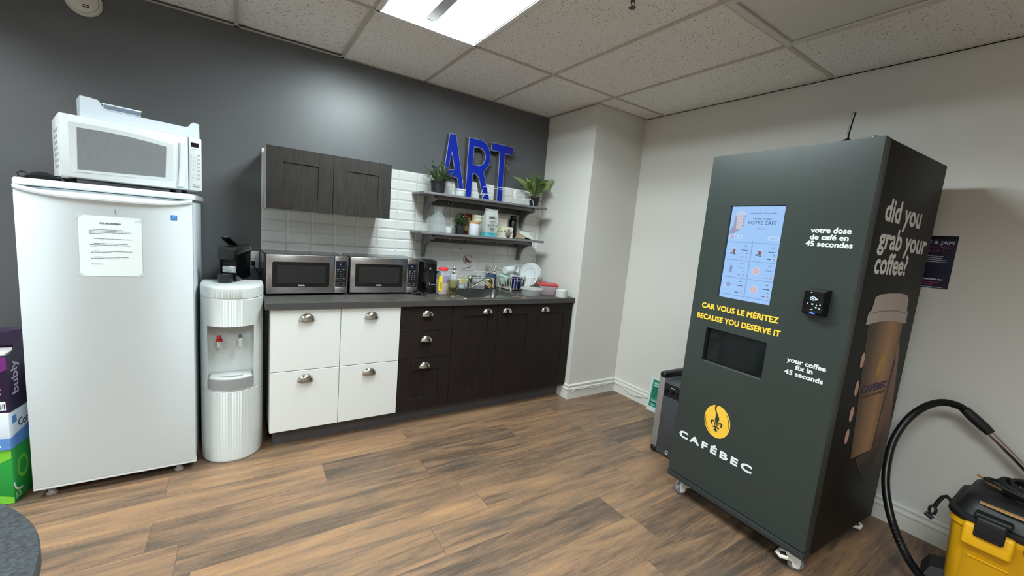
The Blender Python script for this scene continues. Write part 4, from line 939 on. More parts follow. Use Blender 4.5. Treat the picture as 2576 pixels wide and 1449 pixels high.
# ------------------------------------------------------------------ wall shelves
SX0, SX1 = 1.262, 2.430
def shelf(label, zt):
    L_ = SX1-SX0
    t = thing('wall_shelf', label, 'shelf', (SX0, -.0095, zt), 0, 'grey wall shelves over the sink')
    mb = MB(); mb.box((0, -.262, -.0195), (L_, 0, 0), .005, 3); mb.build('board', grey_shelf, t)
    for bx in (.104, L_-.122):
        pr = [(0, 0), (.205, 0), (.218, -.012), (.218, -.034), (.200, -.040)] + [(.200 - .150*math.sin(math.radians(a))**1.0 - .0, -.040 - .120*(1-math.cos(math.radians(a)))) for a in range(8, 91, 8)] + [(.044, -.178), (.0, -.184)]
        mb = MB(); mb.loft([[(x, -p[0], p[1]-.0198) for p in pr] for x in (bx, bx+.019)]); b_ = mb.build('bracket', grey_shelf, t, smooth=25)
        mb = MB(); mb.cyl((bx-.004, -.205, -.044), .009, .027, 'x', 14); mb.build('peg', M('shelf_peg', (150, 150, 150), 0.4), b_)
    mb = MB(); mb.box((.124, -.214, -.046), (L_-.1225, -.201, -.0198), .003); mb.build('front_bar', grey_shelf, t)
    mb = MB(); mb.box((.124, -.018, -.082), (L_-.1225, -.0005, -.030), .002); mb.build('hook_rail', M('shelf_rail_shade', (84, 84, 87), 0.45), t)  # darker than the shelf paint: shadow under the board put into the rail colour
    hk = None
    for hx in (.319, .484, .648, .811, .973):
        if hk is None:
            mb = MB(); mb.cyl((0, -.021, 0), .006, .003, 'y', 12)
            mb.tube([(0, -.02, .004), (0, -.028, -.004), (0, -.032, -.012)], .0022, 8)
            for s in (-1, 1): mb.tube([(0, -.03, -.010), (s*.008, -.034, -.015), (s*.017, -.040, -.010), (s*.020, -.042, .0)], .002, 8)
            hk = mb.build('hook', M('hook_steel', (176, 174, 172), 0.2, metal=1.0), t)
        else:
            o = hk.copy(); COL.objects.link(o); o.parent = t; hk2 = o
        (hk if hx == .319 else o).location = (hx, 0, -.050)
    return t
shelf('upper grey wooden wall shelf carrying the blue letters', 1.6745)
shelf('lower grey wooden wall shelf carrying jars and boxes', 1.3745)
ZU, ZL = 1.675, 1.375

# ------------------------------------------------------------------ channel letters A R T
blue = M('letter_blue', (12, 34, 142), 0.4, spec=.3); rim_m = M('letter_rim', (160, 163, 170), 0.4)
YLb, YLf = -.022, -.080
def letter(ch, loops, label):
    x0 = min(p[0] for p in loops[0]); xm = (x0 + max(p[0] for p in loops[0]))/2
    t = thing('letter_' + ch, label, 'sign letter', (xm, 0, ZU), 0, 'blue letters on the upper shelf')
    L = [[(p[0]-xm, p[1]-ZU+.0004) for p in lp] for lp in loops]
    shape('return', L, .022, -YLf-.003, frame((0, 0, 0), FRONT), M('letter_return', (74, 75, 77), 0.55), t, offset=-.0008)
    shape('trim', L, -YLf-.006, -YLf, frame((0, 0, 0), FRONT), rim_m, t)
    shape('face', L, -YLf+.0001, -YLf+.0016, frame((0, 0, 0), FRONT), blue, t, offset=-.0035)
A_out = [(1.4715, 1.675), (1.5235, 2.168), (1.580, 2.168), (1.6965, 1.675), (1.645, 1.675), (1.622, 1.80), (1.614, 1.826), (1.602, 1.832), (1.530, 1.832), (1.520, 1.826), (1.516, 1.80), (1.507, 1.675)]
letter('a', [A_out, [(1.530, 1.886), (1.586, 1.893), (1.552, 2.020)]], 'blue block letter A with a pale rim on the upper shelf')
bowl_ = arc(1.80, 2.035, .113, .135, 90, -56, 20)
R_out = [(1.697, 1.675), (1.697, 2.170)] + bowl_ + [(1.860, 1.899), (1.9375, 1.675), (1.871, 1.675), (1.834, 1.80), (1.815, 1.855), (1.795, 1.878), (1.772, 1.886), (1.7535, 1.886), (1.7535, 1.675)]
R_in = [(1.7505, 1.960), (1.7505, 2.103), (1.80, 2.103)] + arc(1.80, 2.0315, .062, .0715, 84, -84, 16) + [(1.80, 1.960)]
letter('r', [R_out, R_in[::-1]], 'blue block letter R with a pale rim, between A and T')
letter('t', [[(1.9150, 2.104), (1.9150, 2.170), (2.1365, 2.170), (2.1365, 2.100), (2.055, 2.100), (2.060, 1.675), (2.006, 1.675), (2.000, 2.104)]], 'blue block letter T with red beads hung on its arm')
bd = thing('bead_garland', 'string of red beads with silver bells hanging from the letter T', 'garland', (2.090, -.090, 2.168))
mb = MB(); mb.tube([(0, .012, .0045), (0, -.004, .0045), (0, -.006, -.004)], .0035, 8)
for k in range(24): mb.lathe([(.0008, -.003), (.0036, 0), (.0008, .003)], (.0015*math.sin(k), -.0065, -.008-.0068*k), 8)
for k in range(9): mb.lathe([(.0008, -.003), (.0036, 0), (.0008, .003)], (-.022+.0008*k, .0, -.078-.0095*k), 8)
mb.build('beads', M('bead_red', (140, 22, 36), 0.3), bd)
for x, z in ((-.024, -.170), (.004, -.180), (.002, -.196), (-.010, -.176)):
    mb = MB(); mb.lathe([(.0005, -.008), (.006, -.005), (.0085, 0), (.006, .006), (.0005, .008)], (x, -.008, z), 14, caps=False); mb.build('bell', M('bell_silver', (210, 208, 204), 0.15, metal=1.0), bd)

# ------------------------------------------------------------------ plants
pot_m = M('pot_black', (26, 26, 28), 0.5); soil = M('soil', (44, 34, 26), 0.95)
def leaf(mb, base, d, up, L, wd, droop=.25):
    d = Vector(d).normalized(); s = d.cross(Vector(up)); s = s.normalized() if s.length > 1e-4 else Vector((1, 0, 0)); n = s.cross(d)
    b = Vector(base); pts = []
    prof = ((0, .12), (.3, .85), (.6, 1.0), (.85, .55), (1.0, .04))
    vs = []
    for t_, w_ in prof:
        c = b + d*L*t_ - Vector((0, 0, 1))*L*droop*t_*t_
        vs.append([mb.bm.verts.new(c - s*wd*w_ + n*wd*.25*w_), mb.bm.verts.new(c - n*wd*.15), mb.bm.verts.new(c + s*wd*w_ + n*wd*.25*w_)])
    for a, c in zip(vs, vs[1:]):
        for k in range(2): f = mb.bm.faces.new((a[k], a[k+1], c[k+1], c[k])); f.material_index = mb.mi
def potted(label, loc, rb, rtop, h, kind, seed, greens):
    rnd = random.Random(seed); t = thing('potted_plant', label, 'plant', loc)
    mb = MB(); mb.lathe([(rb, 0), (rtop*.96, h*.80), (rtop, h*.82), (rtop*1.04, h), (rtop*.96, h), (rtop*.92, h*.84), (rb*.9, .006), (0, .005)], n=32, caps=False); mb.poly([(rb*math.cos(2*PI*k/32), rb*math.sin(2*PI*k/32), 0) for k in range(32)]); mb.build('pot', pot_m, t)
    mb = MB(); mb.lathe([(rtop*.93, h*.86), (rtop*.5, h*.93), (0, h*.95)], n=20, caps=False); mb.build('soil', soil, t)
    mb = MB(); st = MB()
    if kind == 'bush':
        for i in range(64):
            a = rnd.uniform(0, 2*PI); e = rnd.uniform(.25, 1.45); L = rnd.uniform(.09, .145)*(1.0 if e > .6 else 1.05)
            tip = Vector((math.cos(a)*math.cos(e)*L, math.sin(a)*math.cos(e)*L, h*.9 + math.sin(e)*L*1.05)); root = Vector((tip.x*.2, tip.y*.2, h*.9))
            st.tube([root, root.lerp(tip, .5) + Vector((0, 0, .012)), tip], .0011, 5)
            for k in range(11):
                s_ = .25 + .75*k/10; p = root.lerp(tip, s_) + Vector((0, 0, .03*s_*(1-s_))); mb.mi = rnd.choice((0, 0, 1, 1, 2))
                dd = (tip-root).normalized() + Vector((rnd.uniform(-.9, .9), rnd.uniform(-.9, .9), rnd.uniform(-.5, .6)))
                leaf(mb, p, dd, (0, 0, 1), rnd.uniform(.022, .038), rnd.uniform(.0030, .0048))
    elif kind == 'herb':
        for i in range(46):
            a = rnd.uniform(0, 2*PI); e = rnd.uniform(.1, 1.5); L = rnd.uniform(.065, .098)
            tip = Vector((math.cos(a)*math.cos(e)*L*.95, math.sin(a)*math.cos(e)*L*.95, h*.95 + math.sin(e)*L*1.12)); root = Vector((tip.x*.15, tip.y*.15, h*.9))
            st.tube([root, tip], .0009, 5)
            for k in range(14):
                s_ = .3 + .7*k/13; p = root.lerp(tip, s_); mb.mi = rnd.choice((0, 1, 1, 2))
                leaf(mb, p, (rnd.uniform(-1, 1), rnd.uniform(-1, 1), rnd.uniform(-.4, 1)), (0, 0, 1), rnd.uniform(.010, .017), rnd.uniform(.0035, .006), .1)
    else:
        fr_ = [(-.13, -.02, .235, .10), (-.01, .01, .345, .02), (.05, .02, .29, .04), (.115, -.03, .245, .16), (.262, -.02, .225, .30), (.275, .02, .190, .26), (-.235, .02, .235, .12), (-.10, -.09, .18, .2), (.04, -.12, .17, .2), (.10, .07, .22, .2), (-.07, .08, .24, .2), (.13, -.09, .12, .3), (-.15, -.05, .12, .3), (-.03, -.06, .26, .1), (-.16, .05, .16, .2), (.08, -.07, .20, .2), (-.05, .03, .29, .1), (.09, .01, .16, .4)]
        for i, (tx, ty, tz, arch) in enumerate(fr_):
            root = Vector((0, 0, h*.9)); tip = Vector((tx, ty, tz)); mb.mi = rnd.choice((0, 1, 2)); P = []
            for k in range(15):
                s_ = k/14; P.append(root.lerp(tip, s_) + Vector((0, 0, arch*.6*s_*(1-s_)*2)) )
            st.tube(P, .0012, 5)
            side = (tip-root).cross(Vector((0, -1, .3))).normalized()
            for k in range(2, 15):
                s_ = k/14; wl = .034*math.sin(PI*min(1, s_*.85+.15))**.8*(1.15-s_*.75)
                d = (P[k]-P[k-1]).normalized()
                for sg_ in (-1, 1):
                    for q_ in (0, .5): leaf(mb, P[k-1].lerp(P[k], q_), side*sg_ + d*.75, (0, -1, .2), wl+.006, .0036, .15)
    mb.build('foliage', greens, t, smooth=0); st.build('stem', M('plant_stem', (70, 84, 46), 0.6), t)
    return t
g3 = [M('leaf_dark', (44, 66, 42), 0.55), M('leaf_mid', (82, 108, 66), 0.5), M('leaf_pale', (140, 164, 118), 0.5)]
potted('bushy green artificial plant in a black pot left of letter A', (1.412, -.165, ZU), .046, .058, .094, 'bush', 3, g3)
potted('green fern in a black pot at the right end of the upper shelf', (2.362, -.150, ZU), .036, .050, .092, 'fern', 5, [M('fern_dark', (52, 70, 36), .55), M('fern_mid', (92, 116, 52), .5), M('fern_pale', (134, 156, 74), .5)])
potted('small leafy herb plant in a black pot on the lower shelf', (1.628, -.165, ZL), .032, .040, .072, 'herb', 9, [M('herb_dark', (36, 56, 34), .55), M('herb_mid', (62, 92, 54), .5), M('herb_pale', (104, 132, 84), .5)])
# white ramekin
mb = MB(); mb.lathe([(.040, 0), (.042, .003), (.043, .045), (.0475, .047), (.0475, .058), (.043, .058), (.040, .008), (0, .006)], n=36, caps=False); mb.poly([(.04*math.cos(2*PI*k/36), .04*math.sin(2*PI*k/36), 0) for k in range(36)])
tag(mb.build('ramekin', white_gloss, None, (1.600, -.180, ZU)), 'small white round pot on the upper shelf below the letter A', 'pot')
# wire rack
wr = MB(); y0, y1 = -.235, -.125; rw = .0022
for y in (y0, y1):
    wr.tube([(1.778, y, ZU+.0025), (1.795, y, ZU+.046), (1.824, y, ZU+.044), (1.840, y, ZU+.112), (2.02, y, ZU+.113), (2.246, y, ZU+.113), (2.258, y, ZU+.052), (2.283, y, ZU+.050), (2.300, y, ZU+.0025)], rw, 7)
wr.tube([(2.085, y0, ZU+.113), (2.085, y0, ZU+.05), (2.092, y0-.010, ZU+.046), (2.100, y0-.012, ZU+.056)], rw*.9, 7)
wr.tube([(2.098, y0, ZU+.113), (2.098, y0, ZU+.0025)], rw, 7); wr.tube([(1.93, y1, ZU+.113), (1.93, y1, ZU+.04), (1.925, y1-.01, ZU+.036)], rw*.9, 7)
for x, z in ((1.840, .112), (1.824, .044), (2.246, .113), (2.258, .052), (1.80, .046), (2.28, .051)): wr.tube([(x, y0, ZU+z), (x, y1, ZU+z)], rw, 7)
wr.tube([(1.778, y0, ZU+.0025), (1.778, y1, ZU+.0025)], rw, 7); wr.tube([(2.300, y0, ZU+.0025), (2.300, y1, ZU+.0025)], rw, 7)
tag(wr.build('wire_rack', M('white_wire', (226, 228, 230), 0.35)), 'white stepped wire rack standing on the upper shelf before letters R and T', 'wire rack')

# ------------------------------------------------------------------ lower shelf
vz = MB(); po = [(.060, 0), (.066, .004), (.0665, .02), (.0665, .098), (.060, .118), (.046, .134), (.0365, .150), (.0355, .162), (.041, .180), (.057, .200)]
pi_ = [(.0555, .200), (.0385, .179), (.0335, .162), (.0345, .150), (.044, .1325), (.058, .1165), (.0645, .098), (.0645, .02), (.062, .008), (0, .007)]
vz.lathe(po + pi_, n=40, caps=False); vz.poly([(.06*math.cos(2*PI*k/40), .06*math.sin(2*PI*k/40), 0) for k in range(40)])
tag(vz.build('glass_carafe', M('carafe_glass', (214, 228, 228), 0.03, alpha=.14, spec=1.0), None, (1.448, -.125, ZL+.0025)), 'clear glass carafe with a flared neck on the lower shelf', 'carafe')
mb = MB(); mb.lathe([(.024, 0), (.0255, .003), (.029, .048), (.027, .048), (.0245, .008), (0, .006)], n=28, caps=False); mb.poly([(.024*math.cos(2*PI*k/28), .024*math.sin(2*PI*k/28), 0) for k in range(28)])
tag(mb.build('small_cup', white_gloss, None, (1.512, -.200, ZL)), 'tiny white cup on the lower shelf in front of the carafe', 'cup')
cn = thing('canister', 'white ceramic canister with a wooden lid on the lower shelf', 'canister', (1.752, -.180, ZL))
mb = MB(); mb.lathe([(.044, 0), (.046, .003), (.0465, .095)], n=36); mb.build('jar', M('canister_white', (222, 224, 232), 0.3), cn)
mb = MB(); mb.lathe([(.0475, .0955), (.049, .098), (.049, .110), (.046, .113), (0, .1135)], n=36, caps=False); mb.build('lid', M('wood_lid', (188, 138, 92), 0.45, noise=.15, nscale=60), cn)
rb2 = thing('tea_box', 'dark red printed box standing behind the herb plant and canister', 'box', (1.705, -.075, ZL))
mb = MB(); mb.box((0, 0, 0), (.074, .060, .172), .002); mb.build('carton', M('box_red', (104, 34, 20), 0.4), rb2)
mb = MB(); f_ = frame((0, 0, 0), FRONT); mb.prism(blob(.048, .12, .020, .026), f_, .0003, .0007); mb.prism(blob(.03, .05, .024, .022), f_, .0003, .0007); mb.build('logo_print', M('print_olive', (120, 120, 60), .5), rb2)
tb = thing('tub', 'tall pale cream plastic tub behind the wooden lidded canister', 'tub', (1.822, -.095, ZL))
mb = MB(); mb.lathe([(.046, 0), (.048, .003), (.050, .150)], n=36); mb.build('container', M('tub_cream', (220, 224, 200), 0.4), tb)
mb = MB(); mb.lathe([(.0525, .150), (.0535, .153), (.0535, .162), (.0515, .164), (.0515, .172), (0, .173)], n=36, caps=False); mb.build('lid', M('tub_lid', (226, 230, 212), 0.35), tb)
shell([(.0502, .108), (.0503, .118)], 215, 320, .0004).build('print_band', M('tub_print', (150, 158, 120), .5), tb)
# coffee bag
cb_ = thing('coffee_bag', 'silver white coffee bag with a teal bottom and black lettering', 'coffee bag', (1.885, -.205, ZL), math.radians(0))
bagm = M('bag_silver', (206, 210, 208), 0.32, metal=0.25, noise=.05, nscale=18, bump=.35); teal = M('bag_teal', (90, 178, 188), 0.4)
def sec(z, w_, d, sh=0): return [(sh-w_, -d, z), (sh-w_*.5, -d*1.15, z), (sh, -d*1.2, z), (sh+w_*.5, -d*1.15, z), (sh+w_, -d, z), (sh+w_, d, z), (sh, d*1.2, z), (sh-w_, d, z)]
mb = MB(); mb.loft([sec(0, .0565, .030), sec(.034, .058, .031)]); mb.build('teal_base', teal, cb_)
mb = MB(); mb.loft([sec(.0345, .058, .031), sec(.10, .0595, .034), sec(.16, .060, .026, .003), sec(.20, .060, .010, .006), sec(.222, .060, .004, .007), sec(.230, .060, .003, .008)]); mb.build('bag', bagm, cb_)
def bfr(z0): return frame((0, -.0412, 0), FRONT)
ff = frame((0, -.0395, 0), ((1, 0, 0), (0, .10, .995), (0, -1, 0)))
text('lettering', 'FARO', -.030, .036, .150, .019, frame((0, -.0595, 0), ((1, 0, 0), (0, .140, .990), (0, -.990, .140))), ink, cb_, bold=.035)
fb = frame((0, -.0405, 0), FRONT)
rg = [(.002+.019*math.cos(2*PI*k/32), .094+.024*math.sin(2*PI*k/32)) for k in range(32)]; rg2 = [(.002+.0165*math.cos(2*PI*k/32), .094+.021*math.sin(2*PI*k/32)) for k in range(32)][::-1]
shape('medallion', [rg, rg2], .0006, .0012, frame((0, -.0412, 0), FRONT), faint_ink, cb_)
scribble('print', [(-.032, .036, .124), (-.006, .010, .100), (-.010, .014, .094), (-.006, .010, .088), (-.044, -.026, .098), (.030, .050, .098), (-.044, -.026, .088), (.030, .05, .088), (-.026, .030, .066), (-.018, .020, .058), (-.020, .022, .048)], .0042, frame((0, -.0412, 0), FRONT), M('bag_print', (72, 78, 80), .6), cb_, 11)
mb = MB(); strip(mb, frame((0, -.0378, 0), FRONT), -.022, .020, .024, .027); mb.build('print_bar', M('teal_dark', (40, 74, 84), .5), cb_)
mb = MB(); mb.box((-.052, -.0105, .212), (-.044, -.006, .222)); mb.build('tin_tie', ink, cb_)
# straw box with open lid
sb = thing('straw_box', 'open cream cardboard box of straws printed with a count', 'box', (1.956, -.205, ZL))
bw_, bd_, bh_ = .168, .095, .092; cream = M('card_cream', (222, 218, 200), 0.6)
mb = MB()
mb.box((0, 0, 0), (bw_, .0015, bh_)); mb.box((0, bd_-.0015, 0), (bw_, bd_, bh_)); mb.box((0, .0015, 0), (.0015, bd_-.0015, bh_)); mb.box((bw_-.0015, .0015, 0), (bw_, bd_-.0015, bh_)); mb.box((.0015, .0015, 0), (bw_-.0015, bd_-.0015, .0015)); mb.build('carton', cream, sb, smooth=0)
mb = MB(); mb.loft([[(0, bd_, bh_), (bw_, bd_, bh_), (bw_, bd_+.001, bh_), (0, bd_+.001, bh_)], [(0.004, bd_+.012, bh_+.098), (bw_+.004, bd_+.012, bh_+.100), (bw_+.004, bd_+.0135, bh_+.100), (.004, bd_+.0135, bh_+.098)]]); mb.box((.055, bd_-.006, bh_+.083), (bw_+.003, bd_+.011, bh_+.0845)); mb.build('lid', M('card_inside', (214, 208, 194), 0.7), sb, smooth=0)
mb = MB(); mb.poly([(bw_, .012, bh_), (bw_, .05, bh_), (bw_-.04, .04, bh_+.016)]); mb.poly([(.0, .01, bh_), (.0, .06, bh_), (.05, .045, bh_+.018)]); mb.build('flap', M('card_inside', (214, 208, 194), 0.7), sb, smooth=0)
text('lettering', '1000', .008, .062, .040, .020, frame((0, 0, 0), FRONT), ink, sb, bold=.012)
mb = MB(); f_ = frame((0, 0, 0), FRONT); mb.prism([(.014, .066), (.044, .066), (.048, .074), (.040, .088), (.022, .088), (.012, .078)], f_, .0003, .0008); mb.build('leaf_print', M('print_green', (156, 186, 96), .5), sb)
mb = MB()
for k in range(7):
    a = (k-3)*.09; bx = .122+.004*(k-3); tx = bx + (k-3)*.0105; tz = .084 - .006*abs(k-3)
    mb.prism([(bx-.0028, .002), (bx+.0028, .002), (tx+.0034, tz-.006), (tx, tz), (tx-.0034, tz-.006)], f_, .0003, .0008)
mb.build('straw_print', M('print_dark', (52, 48, 46), .5), sb)
scribble('print', [(.008, .045, .030), (.008, .055, .023), (.008, .075, .012)], .0035, f_, M('print_taupe', (120, 116, 104), .6), sb, 4)
mb = MB(); mb.box((0, 0, 0), (.020, .075, .088), .001); tag(mb.build('tea_packet', M('packet_green', (110, 140, 92), .5), None, (2.126, -.175, ZL)), 'narrow green packet standing beside the straw box', 'packet')
bk = thing('bottle', 'black bottle in the shadow at the right of the lower shelf', 'bottle', (2.196, -.085, ZL))
mb = MB(); mb.lathe([(.036, 0), (.038, .004), (.038, .150), (.032, .165), (.024, .172)], n=28); mb.build('body', black_plastic, bk); mb = MB(); mb.lathe([(.026, .172), (.027, .176), (.027, .196), (.024, .200)], n=24); mb.build('cap', black_plastic, bk)
# papers
def sheet(name, label, pts, cat, mats, th=.0006):
    t = MB(); t.loft([[(x, y, z) for x, y, z in r] + [(x, y, z+th) for x, y, z in r[::-1]] for r in pts]); return tag(t.build(name, mats), label, cat)
sheet('paper_bag', 'folded brown paper lying at the left end of the lower shelf', [[(1.272+.05*i, -.250+.004*i, ZL+.0008+.003*(i % 2)), (1.272+.05*i, -.19, ZL+.005+.003*((i+1) % 2))] for i in range(4)], 'paper', M('kraft_paper', (168, 150, 128), .8))
bc_ = thing('brochure', 'curled brown brochure at the right end of the lower shelf', 'brochure', (2.30, -.16, ZL))
mb = MB(); rr = []
for i in range(13):
    s_ = i/12; x = -.115 + .215*s_; z = .0012 + (.062*max(0, (.42-abs(s_-.30))/.42)**2.2 if s_ < .9 else 0); rr.append([(x, -.085, .0012+.3*z), (x+.01, .06, z), (x+.01, .06, z+.0009), (x, -.085, .0021+.3*z)])
mb.loft(rr); mb.build('cover', M('brochure_tan', (166, 150, 124), .6), bc_)
mb = MB(); rr = []
for i in range(9):
    s_ = i/8; rr.append([(-.035+.045*s_, .058-.02*s_, .075-.065*s_**.6), (.055+.06*s_, .03, .060-.056*s_**.8), (.055+.06*s_, .03, .0608-.056*s_**.8), (-.035+.045*s_, .058-.02*s_, .0758-.065*s_**.6)])
mb.loft(rr); mb.build('page', paper, bc_)
# ------------------------------------------------------------------ coffee vending machine
VW, VD, VB, VT = .719, .739, .100, 1.912
vm = thing('vending_machine', 'tall dark green coffee vending machine on white casters', 'vending machine', (2.2259, -1.9323, 0), -1.6204)
def mat_coat(name, rgb, r): return M(name, rgb, r, spec=.45, bump=.03, nscale=220)
green = mat_coat('vending_dark_green', (45, 52, 49), .32); side_m = M('vending_black', (15, 15, 15), .55, spec=.35)
DT = .058        # door thickness
F0 = frame((0, 0, 0), FRONT)
dz0, dz1 = .136, VT
scr = (.1385, 1.1850, .4015, 1.6540); win = (.104, .822, .4215, 1.0095)
rect = lambda a, b_, c, d: [(a, b_), (c, b_), (c, d), (a, d)]
vd = shape('door', [rect(0, dz0, VW, dz1), rect(*scr)[::-1], rrect(win[0], win[1], win[2], win[3], .008, 3)[::-1]], -.030, 0, F0, green, vm)
mb = MB()
for q in ((0, dz0, .004, dz1), (VW-.004, dz0, VW, dz1)): mb.box((q[0], .0302, q[1]), (q[2], DT, q[3]))
mb.box((.004, .0302, dz0), (VW-.004, DT, dz0+.004)); mb.box((.004, .0302, dz1-.004), (VW-.004, DT, dz1)); mb.build('door_edge', mat_coat('vending_green_edge', (44, 49, 48), .45), vm, smooth=0)
mb = MB(); mb.box((.003, DT+.004, VB+.001), (VW-.001, VD, VT), .002); mb.build('body', side_m, vm)
mb = MB(); mb.box((.010, .032, VB+.03), (VW-.010, DT+.004, VT-.01)); mb.build('door_backing', black_plastic, vm, smooth=0)
mb = MB(); mb.box((-.002, -.003, VB), (VW+.002, DT+.002, VB+.030), .001); mb.build('base_plate', mat_coat('vending_green_edge', (44, 49, 48), .45), vm)
# touch screen
sblue = M('screen_blue', (10, 14, 20), .25, emit=(158, 198, 246), es=.80)
mb = MB(); mb.box((scr[0]+.003, .010, scr[1]), (scr[2], .016, scr[3]-.004)); vs_ = mb.build('screen', sblue, vm, smooth=0)
FSc = frame((0, .010, 0), FRONT)
def em(name, rgb, k=.80): return M(name, (10, 10, 10), .4, emit=rgb, es=k)
s_txt = em('screen_navy', (52, 82, 130)); s_gr = em('screen_grey_blue', (112, 150, 200)); s_line = em('screen_line', (130, 172, 226)); s_pale = em('screen_pale', (176, 212, 252)); s_cup = em('screen_cup', (196, 190, 200)); s_cup2 = em('screen_lid', (178, 200, 232)); s_hand = em('screen_hand', (150, 150, 182)); s_brown = em('screen_brown', (140, 90, 84)); s_pink = em('screen_pink', (214, 184, 190))
text('screen_text', 'YOUR CHOICE, YOUR COFFEE', .238, .362, 1.6130, .0058, FSc, s_txt, vs_, bold=.02)
text('screen_text', 'VOTRE CHOIX', .256, .343, 1.5845, .0085, FSc, s_txt, vs_, bold=.015)
text('screen_text', 'VOTRE CAFÉ', .2325, .367, 1.5635, .0145, FSc, s_txt, vs_, bold=.008)
text('screen_text', 'CAFEBEC.CA', .279, .318, 1.540, .0042, FSc, s_txt, vs_, bold=.02)
mb = MB(); mb.prism([(.172, 1.612), (.210, 1.612), (.204, 1.538), (.176, 1.538)], FSc, .0006, .0009); mb.build('cup_picture', s_cup, vs_)
mb = MB(); mb.prism([(.166, 1.611), (.216, 1.611), (.213, 1.622), (.200, 1.622), (.198, 1.629), (.184, 1.629), (.170, 1.622)], FSc, .0007, .001); strip(mb, FSc, .174, 1.574, .207, 1.576, .001, .0002); mb.build('cup_lid_picture', s_cup2, vs_)
mb = MB(); mb.prism([(.144, 1.512), (.168, 1.514), (.186, 1.528), (.204, 1.540), (.178, 1.540), (.177, 1.560), (.172, 1.600), (.166, 1.604), (.160, 1.590), (.162, 1.560), (.156, 1.545), (.144, 1.530)], FSc, .0003, .0006)
for z in (1.556, 1.572, 1.587, 1.602): mb.prism(blob(.2105, z, .006, .0045, 12), FSc, .0009, .0012)
mb.build('hand_picture', s_hand, vs_)
mb = MB(); mb.prism(rrect(.152, 1.4885, .220, 1.5085, .0095, 5), FSc, .0003, .0006); mb.prism(rrect(.338, 1.489, .395, 1.508, .0095, 5), FSc, .0003, .0006); mb.build('pill_button', s_pale, vs_)
mb = MB(); mb.prism(blob(.165, 1.4985, .0075, .0085), FSc, .0007, .001); mb.build('language_dot', em('screen_rose', (206, 140, 160)), vs_)
text('screen_text', 'EN', .161, .169, 1.496, .005, frame((0, .009, 0), FRONT), s_pale, vs_); text('screen_text', 'FR', .180, .189, 1.496, .0055, frame((0, .0095, 0), FRONT), s_gr, vs_, bold=.02); text('screen_text', 'CN', .199, .210, 1.496, .0055, frame((0, .0095, 0), FRONT), s_gr, vs_, bold=.02); text('screen_text', 'Kaplnot?', .351, .383, 1.496, .0055, frame((0, .0095, 0), FRONT), s_gr, vs_, bold=.01)
mb = MB()
for z in (1.472, 1.3815, 1.2925, 1.2035): strip(mb, FSc, .150, z-.002, .265, z+.0025); strip(mb, FSc, .279, z-.001, .394, z+.0035)
strip(mb, FSc, .2685, 1.200, .2745, 1.482); mb.build('card_shadow', s_line, vs_, smooth=0)
for c, x0 in enumerate((.150, .281)):
    for r, z0 in enumerate((1.3875, 1.298, 1.209)):
        scribble('menu_text', [(x0+.083, x0+.098, z0+.066), (x0+.072, x0+.104, z0+.045), (x0+.098, x0+.103, z0+.029), (x0+.070, x0+.088, z0+.010)], .0042, FSc, s_txt if r % 2 == 0 else s_gr, vs_, c*3+r)
        mb = MB(); mb.prism(blob(x0+.102, z0+.012, .0048, .0048, 14), FSc, .0003, .0006); mb.build('price_dot', M('screen_dot', (10, 10, 10), .4, emit=(176, 150, 168), es=.8), vs_)
def icon(kind, x, z):
    mb = MB()
    if kind == 'iced':
        mb.prism([(x-.008, z+.012), (x+.008, z+.012), (x+.006, z-.010), (x-.006, z-.010)], FSc, .0003, .0007); o_ = mb.build('drink_picture', s_brown, vs_)
        mb = MB(); mb.prism([(x-.009, z+.012), (x+.009, z+.012), (x+.005, z+.020), (x-.004, z+.021)], FSc, .0003, .0007); mb.build('drink_picture', s_pale, vs_)
        mb = MB(); mb.prism(blob(x-.012, z-.011, .008, .004), FSc, .0003, .0006); mb.prism(blob(x+.004, z-.014, .007, .003), FSc, .0003, .0006); mb.build('drink_picture', em('screen_dark_green', (70, 96, 116)), vs_)
    elif kind == 'top':
        for r_, m_, d in ((.0195, s_pale, 0), (.0165, s_pink, .0004), (.0115, em('screen_tan', (196, 170, 176)), .0008), (.009, s_pink, .0011)):
            mb = MB(); mb.prism(blob(x, z, r_, r_), FSc, .0003+d, .0006+d); mb.build('drink_picture', m_, vs_)
    elif kind == 'milk':
        mb.prism([(x-.008, z+.010), (x+.008, z+.010), (x+.006, z-.020), (x-.006, z-.020)], FSc, .0003, .0007); mb.prism([(x-.007, z+.018), (x+.007, z+.016), (x, z+.010)], FSc, .0003, .0007); mb.build('drink_picture', s_gr, vs_)
    else:
        mb.prism(blob(x, z-.004, .021, .010), FSc, .0003, .0006); mb.build('drink_picture', s_pale, vs_); mb = MB(); mb.prism(blob(x+.001, z+.004, .014, .012), FSc, .0006, .001); mb.build('drink_picture', em('screen_lavender', (146, 160, 214)), vs_)
icon('iced', .184, 1.426); icon('iced', .313, 1.426); icon('milk', .182, 1.337); icon('top', .311, 1.337); icon('saucer', .180, 1.250); icon('top', .311, 1.247)
